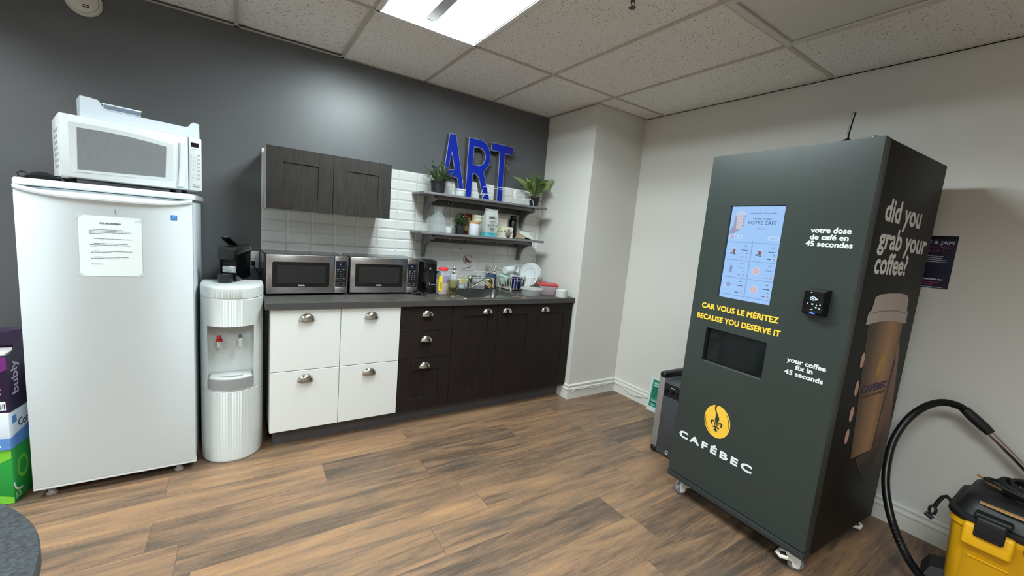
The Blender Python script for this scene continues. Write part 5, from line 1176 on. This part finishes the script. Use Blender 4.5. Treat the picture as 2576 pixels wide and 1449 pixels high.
# dispensing window
mb = MB(); a, c = win[0]-.004, win[2]+.004; b_, d = win[1]-.004, win[3]+.004
mb.mi = 0; mb.box((a, .2, b_), (c, .204, d)); mb.box((a-.003, .033, b_), (a, .204, d)); mb.box((c, .033, b_), (c+.003, .204, d)); mb.box((a, .033, b_-.003), (c, .204, b_)); mb.box((a, .033, d), (c, .204, d+.003))
mb.build('dispensing_bay', M('bay_dark', (58, 58, 60), .5, noise=.25, nscale=14), vm, smooth=0)
mb = MB(); mb.box((a, .02, b_), (c, .026, d)); mb.build('window_glass', M('bay_smoked_glass', (24, 26, 28), .06, alpha=.55), vm, smooth=0)
mb = MB(); mb.box((win[0], .002, win[1]), (win[2], .019, win[1]+.006), .001); mb.build('window_sill', M('bay_sill', (70, 74, 76), .25), vm)
mb = MB(); mb.lathe([(.020, .08), (.026, .15)], (.19, .13, .82), 20); mb.build('cup_nozzle', M('bay_nozzle', (40, 40, 42), .4), vm)
# card reader
rd = MB(); rd.loft([[(.552, 0, 1.180), (.640, 0, 1.180), (.640, 0, 1.294), (.552, 0, 1.294)], [(.556, -.030, 1.186), (.638, -.030, 1.186), (.638, -.030, 1.292), (.556, -.030, 1.292)], [(.559, -.047, 1.198), (.634, -.047, 1.196), (.632, -.045, 1.286), (.560, -.045, 1.284)]]); cr = rd.build('card_reader', black_plastic, vm, smooth=30)
FR = frame((0, -.0475, 0), FRONT)
mb = MB(); mb.prism(rrect(.562, 1.203, .6295, 1.282, .004, 3), FR, -.0005, .0006); mb.build('reader_glass', black_gloss, cr)
FR2 = frame((0, -.0481, 0), FRONT); glow = M('reader_icon', (20, 20, 20), .4, emit=(205, 225, 250), es=1.0)
shape('contactless_icon', [[(.5965+.0125*math.cos(2*PI*k/24)+ (.006 if k in (0, 23, 22) else 0), 1.2535+.0085*math.sin(2*PI*k/24)) for k in range(24)], [(.5955+.0085*math.cos(2*PI*k/20), 1.2535+.0055*math.sin(2*PI*k/20)) for k in range(20)][::-1]], .0002, .0006, FR2, glow, cr)
mb = MB(); mb.prism(blob(.5955, 1.2535, .005, .0032, 14), FR2, .0002, .0006); mb.prism([(.576, 1.2305), (.580, 1.234), (.580, 1.227)], FR2, .0002, .0006); strip(mb, FR2, .5935, 1.227, .6000, 1.233); mb.prism([(.616, 1.2275), (.612, 1.231), (.612, 1.224)], FR2, .0002, .0006); strip(mb, FR2, .592, 1.206, .602, 1.2085); strip(mb, FR2, .6235, 1.228, .628, 1.233); strip(mb, FR2, .622, 1.213, .628, 1.217); strip(mb, FR2, .584, 1.2775, .590, 1.2798)
mb.build('reader_icon', glow, cr)
mb = MB(); mb.prism(blob(.612, 1.2175, .0038, .0038, 14), FR2, .0002, .0008); mb.build('green_light', M('reader_green', (10, 30, 10), .4, emit=(130, 240, 150), es=1.0), cr)
mb = MB(); mb.prism([(.586, 1.1885), (.610, 1.1885), (.598, 1.1965)], frame((0, -.0405, 0), FRONT), .0002, .0045); mb.build('blue_light', M('reader_blue', (10, 10, 30), .4, emit=(90, 130, 255), es=1.3), cr)
# lettering on the front
vw_ = M('vending_white_print', (226, 230, 230), .45); vy = M('vending_yellow_print', (240, 200, 62), .45)
def ft(s, x0, x1, z, cap, m_, b_=.045, tr=1.0): return text('lettering', s, x0, x1, z, cap, F0, m_, vm, bold=b_, track=tr)
ft('votre dose', .521, .667, 1.5335, .0225, vw_); ft('de café en', .522, .662, 1.5045, .0215, vw_); ft('45 secondes', .509, .680, 1.4755, .0215, vw_)
ft('your coffee', .519, .671, .9505, .0205, vw_); ft('fix in', .557, .625, .924, .0205, vw_); ft('45 seconds', .517, .668, .894, .0205, vw_)
ft('CAR VOUS LE MÉRITEZ', .060, .453, 1.1105, .0262, vy, .05, 1.05); ft('BECAUSE YOU DESERVE IT', .041, .471, 1.0510, .0262, vy, .05, 1.05)
ft('CAFÉBEC', .040, .449, .3560, .0345, vw_, .07, 1.32)
# bean emblem: two halves parted by a wavy stem, a fleur-de-lis cut out
bc0, brx, bry = (.243, .532), .0725, .0865
by_m = M('emblem_amber', (240, 190, 64), .4); dk = M('emblem_dark', (56, 54, 40), .45)
bt = math.radians(8)
def br(p): return (bc0[0] + p[0]*math.cos(bt) - p[1]*math.sin(bt)*.2, bc0[1] + p[1])
bn = shape('emblem', [[br((brx*math.cos(2*PI*k/60), bry*math.sin(2*PI*k/60))) for k in range(60)]], .0003, .0008, F0, by_m, vm)
mb = MB(); FE = frame((0, -.0008, 0), FRONT)
def ribbon(pts, ws):
    L_ = []; R_ = []
    for i, p in enumerate(pts):
        a = Vector(pts[min(i+1, len(pts)-1)]) - Vector(pts[max(i-1, 0)]); a.normalize(); n = Vector((-a.y, a.x))
        L_.append((p[0]+n.x*ws[i], p[1]+n.y*ws[i])); R_.append((p[0]-n.x*ws[i], p[1]-n.y*ws[i]))
    for i in range(len(pts)-1): mb.prism([L_[i], L_[i+1], R_[i+1], R_[i]], FE, .0002, .0006)
ribbon([(.2315, .622), (.2265, .612), (.2245, .600), (.2275, .588), (.2340, .577), (.2395, .565), (.242, .553), (.242, .542), (.2415, .530), (.2425, .515), (.2425, .497), (.2420, .487), (.2415, .474)], [.0065, .0050, .0042, .0038, .0036, .0058, .0108, .0118, .0085, .0035, .0026, .0052, .0004])
for sg_ in (-1, 1):
    P = [(.242+sg_*.006, .504), (.242+sg_*.008, .516), (.242+sg_*.014, .526), (.242+sg_*.021, .530), (.242+sg_*.028, .526), (.242+sg_*.029, .518), (.242+sg_*.025, .512), (.242+sg_*.020, .513)]
    ribbon(P, [.0016, .0022, .0034, .0046, .0052, .0048, .0032, .0006])
    ribbon([(.242, .489), (.242+sg_*.008, .485), (.242+sg_*.012, .480)], [.0036, .0022, .0004])
ribbon([(.2235, .4995), (.2605, .4995)], [.0034, .0034])
ribbon([br((brx*.90*math.cos(math.radians(a)), bry*.90*math.sin(math.radians(a)))) for a in range(168, 250, 7)], [.0002+.0016*math.sin(PI*k/11) for k in range(12)])
ribbon([br((brx*.90*math.cos(math.radians(a)), bry*.90*math.sin(math.radians(a)))) for a in range(-18, 56, 7)], [.0002+.0016*math.sin(PI*k/10) for k in range(11)])
mb.build('emblem_cutout', green, bn)
# side artwork: slogan and a hand holding a paper cup
FSd = frame((VW-.001, 0, 0), SIDE); sp_w = M('side_print_white', (214, 212, 208), .5)
def stx(s, x0, x1, z, cap, m_=sp_w, b_=.035): return text('side_lettering', s, x0, x1, z, cap, FSd, m_, vm, bold=b_)
stx('did you', .140, .545, 1.604, .088); stx('grab your', .130, .682, 1.490, .084); stx('coffee?', .140, .492, 1.383, .086)
lidm = M('cup_lid_print', (176, 160, 152), .5)
def mat_print(name, axis, lo, hi, stops, nz=0.0):
    m, nt, b = node_mat(name); N = nt.nodes; L = nt.links
    tc = N.new('ShaderNodeTexCoord'); sp = N.new('ShaderNodeSeparateXYZ'); L.new(tc.outputs['Object'], sp.inputs[0])
    mr = N.new('ShaderNodeMapRange'); mr.inputs['From Min'].default_value = lo; mr.inputs['From Max'].default_value = hi; L.new(sp.outputs[axis], mr.inputs['Value'])
    rp = N.new('ShaderNodeValToRGB'); L.new(mr.outputs[0], rp.inputs[0]); e = rp.color_ramp.elements
    e[0].position = stops[0][0]; e[0].color = lin(stops[0][1]) + (1,); e[1].position = stops[-1][0]; e[1].color = lin(stops[-1][1]) + (1,)
    for p, c in stops[1:-1]: q_ = e.new(p); q_.color = lin(c) + (1,)
    L.new(rp.outputs[0], b.inputs['Base Color']); b.inputs['Roughness'].default_value = .5; b.inputs['Specular IOR Level'].default_value = .35; return m
kraft = M('cup_kraft_print', (150, 112, 76), .5); kraft2 = M('cup_kraft_dark', (112, 82, 56), .5); kraft3 = M('cup_kraft_light', (172, 130, 86), .5); skin = M('hand_print', (120, 92, 76), .5); skin2 = M('hand_print_dark', (88, 64, 52), .5); nail = M('finger_print', (186, 146, 126), .5)
shape('hand_picture', [[(.556, 1.10), (.590, 1.09), (.618, 1.03), (.640, .98), (.655, .90), (.678, .834), (.690, .76), (.704, .70), (.728, .62), (.731, .40), (.728, .22), (.60, .26), (.44, .42), (.36, .50), (.54, .52), (.56, .70), (.575, .85), (.60, .95), (.58, 1.02)]], .0003, .0006, FSd, mat_print('hand_dark_picture', 2, .20, 1.1, [(0, (16, 15, 15)), (.2, (36, 28, 24)), (.42, (92, 68, 56)), (1, (104, 78, 66))]), vm)
shape('hand_picture', [[(.566, 1.07), (.595, 1.07), (.622, 1.0), (.640, .93), (.665, .84), (.690, .73), (.700, .60), (.66, .50), (.58, .50), (.56, .62), (.585, .76), (.61, .88), (.605, .96)]], .0006, .0009, FSd, mat_print('hand_light_picture', 2, .45, 1.1, [(0, (66, 48, 40)), (.3, (120, 90, 76)), (1, (142, 110, 94))]), vm)
shape('cup_picture', [[(.186, 1.180), (.604, 1.172), (.531, .516), (.300, .516)]], .0009, .0012, FSd, mat_print('kraft_cup_picture', 1, .19, .60, [(0, (40, 30, 24)), (.22, (84, 62, 44)), (.5, (142, 106, 72)), (.68, (168, 126, 86)), (.85, (146, 108, 76)), (1, (110, 82, 60))]), vm)
shape('cup_lid_picture', [[(.164, 1.160), (.30, 1.170), (.45, 1.170), (.628, 1.150), (.627, 1.205), (.606, 1.216), (.600, 1.270), (.575, 1.288), (.50, 1.297), (.37, 1.298), (.26, 1.293), (.208, 1.280), (.198, 1.226), (.168, 1.214)]], .0015, .0019, FSd, lidm, vm)
shape('cup_lid_picture', [[(.170, 1.207), (.30, 1.215), (.47, 1.214), (.624, 1.199), (.624, 1.203), (.47, 1.219), (.30, 1.220), (.170, 1.211)]], .0019, .0021, FSd, M('cup_lid_line', (128, 116, 112), .5), vm)
shape('bean_picture', [[(.405, .905), (.388, .93), (.392, .97), (.425, 1.008), (.452, 1.01), (.458, .97), (.446, .93), (.425, .905)]], .0015, .0018, FSd, M('bean_gold_print', (170, 130, 52), .5), vm)
for z in (1.000, .872, .750, .645): shape('finger_picture', [blob(.206+.022*(.9-z)*0, z, .019, .036)], .0016, .0019, FSd, nail, vm)
text('side_lettering', 'CAFÉBEC', .268, .550, .838, .032, frame((VW+.0007, 0, 0), SIDE), M('cup_purple_print', (58, 40, 84), .5), vm, bold=.05)
text('side_lettering', 'CAR VOUS LE MÉRITEZ', .285, .545, .812, .013, frame((VW+.0007, 0, 0), SIDE), M('cup_brown_print', (92, 66, 60), .5), vm, bold=.02)
# antenna, fittings, casters
mb = MB(); mb.lathe([(.020, VT), (.017, VT+.006), (.006, VT+.016), (.005, VT+.03)], (.578, .035, 0), 20); mb.tube([(.578, .035, VT+.028), (.586, .036, VT+.112)], .0048, 10); mb.tube([(.5862, .036, VT+.110), (.587, .036, VT+.120)], .006, 10); mb.build('antenna', black_plastic, vm)
mb = MB(); mb.lathe([(.016, VT), (.014, VT+.008), (.006, VT+.012)], (.672, .030, 0), 18); mb.build('top_bolt', M('bolt_steel', (120, 124, 122), .3, metal=1.0), vm)
cw = M('caster_white', (214, 212, 205), .45); ctm = M('caster_tread', (120, 122, 126), .5); cred = M('caster_brown', (96, 52, 40), .5)
def caster(x, y, ang):
    c_ = link('caster', None, vm, (x, y, 0), ang)
    mb = MB(); mb.box((-.035, -.035, .092), (.035, .035, .0995), .002); mb.cyl((0, 0, .078), .026, .014); mb.loft([[(-.024, -.012, .045), (-.016, -.012, .045), (-.016, .034, .045), (-.024, .034, .045)], [(-.026, -.03, .080), (-.014, -.03, .080), (-.014, .03, .080), (-.026, .03, .080)]]); mb.loft([[(.016, -.012, .045), (.024, -.012, .045), (.024, .034, .045), (.016, .034, .045)], [(.014, -.03, .080), (.026, -.03, .080), (.026, .03, .080), (.014, .03, .080)]]); mb.loft([[(.016, .005, .02), (.024, .005, .02), (.024, .03, .02), (.016, .03, .02)], [(.016, -.005, .05), (.024, -.005, .05), (.024, .032, .05), (.016, .032, .05)]]); mb.loft([[(-.024, .005, .02), (-.016, .005, .02), (-.016, .03, .02), (-.024, .03, .02)], [(-.024, -.005, .05), (-.016, -.005, .05), (-.016, .032, .05), (-.024, .032, .05)]]); mb.box((-.027, -.031, .078), (.027, .031, .086), .003); mb.build('fork', cw, c_)
    mb = MB(); mb.lathe([(.012, -.014), (.028, -.0135), (.0325, -.009), (.0325, .009), (.028, .0135), (.012, .014)], (0, .016, .033), 28, 'x'); mb.build('wheel', ctm, c_)
    mb = MB(); mb.tube([(-.03, -.018, .058), (-.024, -.046, .050), (0, -.058, .048), (.024, -.046, .050), (.03, -.018, .058)], .009, 10); mb.build('brake_pedal', cw, c_)
    mb = MB(); mb.box((-.014, -.044, .040), (.014, -.030, .056), .003); mb.build('brake_pad', cred, c_)
caster(.070, .062, math.radians(160)); caster(VW-.060, .055, math.radians(-60)); caster(VW-.065, VD-.075, math.radians(70)); caster(.070, VD-.075, math.radians(20))

# ------------------------------------------------------------------ beside and behind the machine
wp = thing('poster', 'dark event poster on the right wall partly hidden by the vending machine', 'poster', (XR-.0005, -2.523, 1.325))
FW_ = frame((0, 0, 0), WEST)
mb = MB(); strip(mb, FW_, 0, 0, .216, .272, .0003, .0007); mb.build('sheet', M('poster_navy', (26, 24, 52), .4, noise=.5, nscale=7), wp)
FP = frame((-.001, 0, 0), WEST); pk_ = M('poster_pink_print', (140, 50, 90), .5); pg = M('poster_pale_print', (190, 186, 196), .5)
mb = MB(); strip(mb, FP, 0, .256, .216, .272, .0002, .0004); mb.build('tape_strip', M('poster_black', (14, 12, 16), .3), wp)
text('lettering', 'LE & JAM', .095, .203, .229, .016, FP, pg, wp, bold=.04); text('lettering', 'MUSICALE', .09, .192, .208, .014, FP, pk_, wp, bold=.01); text('lettering', 'ELLE !', .105, .172, .188, .014, FP, pk_, wp, bold=.01)
scribble('print', [(.03, .180, .165), (.03, .175, .155), (.02, .190, .145), (.02, .197, .135)], .004, FP, pg, wp, 7); scribble('print', [(.05, .190, .043)], .008, FP, pg, wp, 9); scribble('print', [(.06, .180, .027), (.08, .165, .016)], .007, FP, pk_, wp, 8); scribble('print', [(.05, .195, .004)], .004, FP, pg, wp, 4)
gp = thing('flyer', 'green and white flyer standing on the floor against the right baseboard', 'flyer', (3.098, -1.088, .001))
Xl, Yl = Vector((0, -1, 0)), Vector((.115, -.0, .993)); Nl = Xl.cross(Yl); Nl.normalize()
FG = ((0, 0, 0), Xl, Yl, Nl)
mb = MB(); mb.prism(rect(0, 0, .216, .292), FG, 0, .003); mb.build('sheet', paper, gp)
FG2 = (Nl*.003, Xl, Yl, Nl)
mb = MB(); mb.prism(rect(.018, .040, .200, .276), FG2, .0002, .0006); mb.build('green_panel', M('flyer_green', (42, 136, 112), .5), gp)
FG3 = (Nl*.0037, Xl, Yl, Nl); dg_ = M('flyer_dark_print', (16, 62, 56), .5)
for i, (s, m_, x1) in enumerate((('AIDE', paper, .085), ('FINANCIÈRE', paper, .165), ('AVEC DES', dg_, .140), ('CONDITIONS', dg_, .160), ('HONNÊTES', dg_, .160), ('VRAIMENT', dg_, .150), ('RELAXES', dg_, .125))): text('lettering', s, .034, x1, .238-.0195*i, .012, FG3, m_, gp, bold=.05)
scribble('print', [(.034, .15, .096), (.034, .17, .088)], .004, FG3, paper, gp, 2); scribble('print', [(.034, .18, .078), (.034, .16, .072)], .004, FG3, dg_, gp, 3); scribble('print', [(.034, .07, .053)], .008, FG3, paper, gp, 5); scribble('print', [(.09, .17, .016)], .005, frame((0, 0, 0), (Xl, Yl, Nl)) if False else (Nl*.003, Xl, Yl, Nl), M('flyer_grey_print', (150, 152, 150), .5), gp, 6)

ap = thing('speaker_amplifier', 'grey floor amplifier with a mesh grille beside the vending machine', 'amplifier', (2.529, -1.578, 0), 0)
AW, AD_, AH = .300, .260, .575
side_s = M('amp_silver_side', (128, 122, 118), .45); capb = M('amp_black_cap', (24, 24, 28), .35); ampg = M('amp_grey', (66, 70, 76), .5)
for nm, y0, y1 in (('side_cheek', -.046, 0), ('side_cheek', -AW, -AW+.046)):
    mb = MB(); mb.box((0, y0, .045), (AD_, y1, AH-.04), .004); sc_ = mb.build(nm, side_s, ap)
    mb = MB(); mb.box((-.002, y0-.001, .004), (AD_, y1+.001, .0455), .012, 3); mb.build('bottom_cap', capb, sc_)
    mb = MB(); mb.box((-.002, y0-.001, AH-.0405), (AD_, y1+.001, AH), .014, 3); mb.build('top_cap', capb, sc_)
mb = MB(); mb.box((.004, -AW+.0465, .012), (AD_-.01, -.0465, AH-.055), .004); mb.build('cabinet', ampg, ap)
mb = MB(); mb.box((.001, -AW+.050, AH-.155), (.004, -.050, AH-.068)); cpn = mb.build('control_plate', M('amp_control_black', (26, 26, 29), .3), ap, smooth=0)
for k in range(4):
    mb = MB(); mb.cyl((-.013, -.075-.042*k, AH-.115), .012, .0135, 'x', 18); mb.build('knob', black_gloss, cpn)
mb = MB(); strip(mb, frame((.001, 0, 0), WEST), .062, AH-.128, .07, AH-.124); strip(mb, frame((.001, 0, 0), WEST), .10, AH-.09, .125, AH-.086); mb.build('panel_print', M('print_white', (230, 235, 238), .4), cpn)
def mat_mesh():
    m, nt, b = node_mat('amp_mesh'); N = nt.nodes; L = nt.links
    tc = N.new('ShaderNodeTexCoord'); vo = N.new('ShaderNodeTexVoronoi'); vo.inputs['Scale'].default_value = 210; L.new(tc.outputs['Object'], vo.inputs['Vector'])
    mx = N.new('ShaderNodeMix'); mx.data_type = 'RGBA'; mx.inputs['A'].default_value = lin((30, 31, 34)) + (1,); mx.inputs['B'].default_value = lin((76, 79, 84)) + (1,)
    L.new(vo.outputs['Distance'], mx.inputs['Factor']); L.new(mx.outputs['Result'], b.inputs['Base Color']); b.inputs['Roughness'].default_value = .5; return m
mb = MB(); mb.box((.000, -AW+.052, .065), (.004, -.052, AH-.162), .001); mb.build('grille', mat_mesh(), ap)
mb = MB()
for k in range(38): mb.box((-.0012, -.0515, .070+.009*k), (.001, -.0475, .074+.009*k))
mb.build('grille_edge', M('amp_edge_grey', (96, 98, 102), .5), ap, smooth=0)
text('lettering', 'C', .118, .138, .030, .022, frame((.004, 0, 0), WEST), M('print_white', (230, 235, 238), .4), ap, bold=.05)

cbm = MB(); pts = []
for k in range(41):
    s_ = k/40; pts.append((XC + .03 + (XR-XC-.05)*s_, -DC-.0235, .080 + .006*math.sin(s_*9)+.004*math.sin(s_*23) - (.012 if s_ < .05 else 0)))
for k in range(1, 41):
    s_ = k/40; pts.append((XR-.0235, -DC-.03-.50*s_, .082 - .03*math.sin(PI*min(1, s_*1.1))**2 + .006*math.sin(s_*11)))
cbm.tube(pts, .0028, 6); tag(cbm.build('cable', M('cable_white', (222, 221, 214), .4)), 'white cable clipped along the baseboards in the corner', 'cable')

# ------------------------------------------------------------------ wet and dry vacuum cleaner in the right corner
vc = thing('vacuum_cleaner', 'yellow and black shop vacuum cleaner with a coiled black hose', 'vacuum cleaner', (2.745, -3.190, 0))
vy2 = M('vacuum_yellow', (226, 170, 22), .42); vk = M('vacuum_black', (22, 22, 24), .5)
def R(sx, sy, r, z, n=7): return ring(rrect(-sx, -sy, sx, sy, r, n), z)
mb = MB(); mb.loft([R(.165, .175, .07, .075), R(.172, .182, .07, .09), R(.188, .200, .075, .40), R(.196, .207, .075, .41), R(.196, .207, .075, .435)]); bd_ = mb.build('drum', vy2, vc)
mb = MB(); mb.loft([[(-.205-.010*o, -.115+i, z) for i, o in ((0, 0), (.012, 1.6), (.06, 2.6), (.12, 2.6), (.165, 1.6), (.178, 0))] + [(-.15, .063, z), (-.15, -.115, z)] for z in (.345, .352, .440, .444)]) if False else mb.box((-.222, .02, .352), (-.18, .155, .442), .012, 3); mb.build('latch_boss', vy2, vc)
mb = MB(); strip(mb, frame((-.1855, 0, 0), WEST), -.13, .300, -.02, .306, .0, .003); mb.prism(rrect(-.02, .16, .12, .27, .01, 3), frame((-.181, 0, 0), WEST), .0, .004); mb.build('drum_rib', vy2, vc)
mb = MB(); mb.loft([R(.200, .211, .077, .436), R(.203, .214, .078, .442), R(.203, .214, .078, .458), R(.196, .207, .075, .464)]); mb.loft([R(.186, .195, .07, .464), R(.165, .178, .07, .515), R(.14, .155, .06, .535), R(.10, .12, .05, .54)]); mb.build('lid', vk, vc)
mb = MB(); mb.box((-.236, .045, .405), (-.205, .125, .485), .008, 3); mb.box((-.212, .035, .47), (-.15, .135, .492), .008, 3)
for k in range(5): mb.box((-.239, .055, .42+.011*k), (-.235, .115, .4245+.011*k))
mb.build('latch', vk, vc)
mb = MB(); mb.box((-.205, -.11, .40), (-.19, .0, .475), .012, 3); mb.build('lid_pad', vk, vc)
mb = MB(); mb.loft([[(-.12, .175, .012), (-.02, .205, .012), (-.02, .265, .012), (-.13, .235, .012)], [(-.13, .165, .10), (-.02, .185, .10), (-.02, .265, .10), (-.14, .240, .10)], [(-.11, .165, .165), (-.03, .180, .175), (-.03, .245, .155), (-.12, .225, .145)]]); mb.build('caster_housing', vk, vc, smooth=20)
mb = MB(); mb.lathe([(.01, -.02), (.04, -.02), (.044, -.012), (.044, .012), (.04, .02), (.01, .02)], (-.10, -.16, .044), 24, 'x'); mb.lathe([(.01, -.02), (.04, -.02), (.044, -.012), (.044, .012), (.04, .02), (.01, .02)], (-.075, .21, .044), 24, 'x'); mb.lathe([(.01, -.02), (.04, -.02), (.044, -.012), (.044, .012), (.04, .02), (.01, .02)], (.13, 0, .044), 24, 'x'); mb.box((-.14, -.16, .05), (.16, .16, .078), .01); mb.build('wheel_base', vk, vc)
o = vc.location
hose = [(2.600, -3.010, .085), (2.598, -2.975, .086), (2.605, -2.945, .092), (2.62, -2.920, .105), (2.64, -2.890, .126), (2.69, -2.836, .176), (2.74, -2.786, .244), (2.79, -2.743, .341), (2.84, -2.721, .439), (2.89, -2.716, .549), (2.94, -2.738, .656), (2.97, -2.780, .735), (3.0, -2.831, .778), (3.02, -2.885, .780), (3.03, -2.925, .756)]
def smooth_path(P, n):
    P = [Vector(p) for p in P]; out = []
    for i in range(len(P)-1):
        a, b_, c, d = P[max(i-1, 0)], P[i], P[i+1], P[min(i+2, len(P)-1)]
        for k in range(n):
            t = k/n; out.append(.5*((2*b_) + (c-a)*t + (2*a-5*b_+4*c-d)*t*t + (3*b_-a-3*c+d)*t**3))
    return out + [P[-1]]
hp = [p - o for p in smooth_path(hose, 36)]
mb = MB(); mb.tube(hp, [.0172 if k % 2 else .0162 for k in range(len(hp))], 14); mb.build('hose', M('hose_black', (17, 17, 19), .32), vc)
mb = MB(); mb.tube([Vector(p)-o for p in ((3.026, -2.908, .770), (3.030, -2.932, .748), (3.038, -2.975, .712), (3.042, -3.000, .690))], [.020, .0225, .0225, .019], 16); mb.build('hose_cuff', vk, vc)
mb = MB(); mb.tube([Vector(p)-o for p in ((3.041, -2.995, .695), (3.06, -3.117, .577), (3.09, -3.33, .37), (3.11, -3.47, .23))], .0145, 16); mb.build('wand', M('wand_chrome', (200, 190, 190), .18, metal=1.0), vc)
mb = MB(); mb.tube([Vector(p)-o for p in ((2.640, -2.985, .452), (2.655, -2.962, .462), (2.66, -2.950, .450), (2.66, -2.940, .422), (2.66, -2.933, .395))], .0075, 8); mb.tube([Vector((2.66, -2.930+.010*math.cos(2*PI*k/14), .376+.019*math.sin(2*PI*k/14)))-o for k in range(14)], .0055, 7, closed=True); mb.tube([Vector(p)-o for p in ((2.66, -2.927, .358), (2.66, -2.921, .346))], .007, 8); mb.tube([Vector(p)-o for p in ((2.66, -2.910, .352), (2.66, -2.936, .338))], .009, 10); mb.build('drain_plug', vk, vc)
cb3 = MB()
rnd = random.Random(4)
for j in range(7):
    r0 = rnd.uniform(.06, .10); y0 = rnd.uniform(-.03, .02); z0 = .548 + .008*j
    cb3.tube([(2.735 + r0*.75*math.cos(2*PI*k/26), -3.165 + y0 + r0*1.15*math.sin(2*PI*k/26), z0 + .007*math.sin(4*PI*k/26 + j)) for k in range(26)], .0065, 7, closed=True)
tag(cb3.build('cable_bundle', black_rubber), 'bundle of coiled black cable lying on the vacuum cleaner lid', 'cable')
for i, (lab, P) in enumerate((('tan strip of wood lying across the vacuum cleaner lid, pointing at the wall', [(2.80, -3.015, .553), (2.765, -3.055, .549), (2.73, -3.110, .546)]), ('tan strip of wood along the front edge of the vacuum cleaner lid', [(2.585, -3.060, .518), (2.575, -3.13, .519), (2.570, -3.25, .520)]))):
    mb = MB(); mb.loft([[(p[0]-.012, p[1], p[2]), (p[0]+.012, p[1]+.002, p[2]), (p[0]+.012, p[1]+.002, p[2]+.004), (p[0]-.012, p[1], p[2]+.004)] for p in P]); tag(mb.build('wood_strip', M('strip_tan', (176, 132, 84), .6)), lab, 'strip')
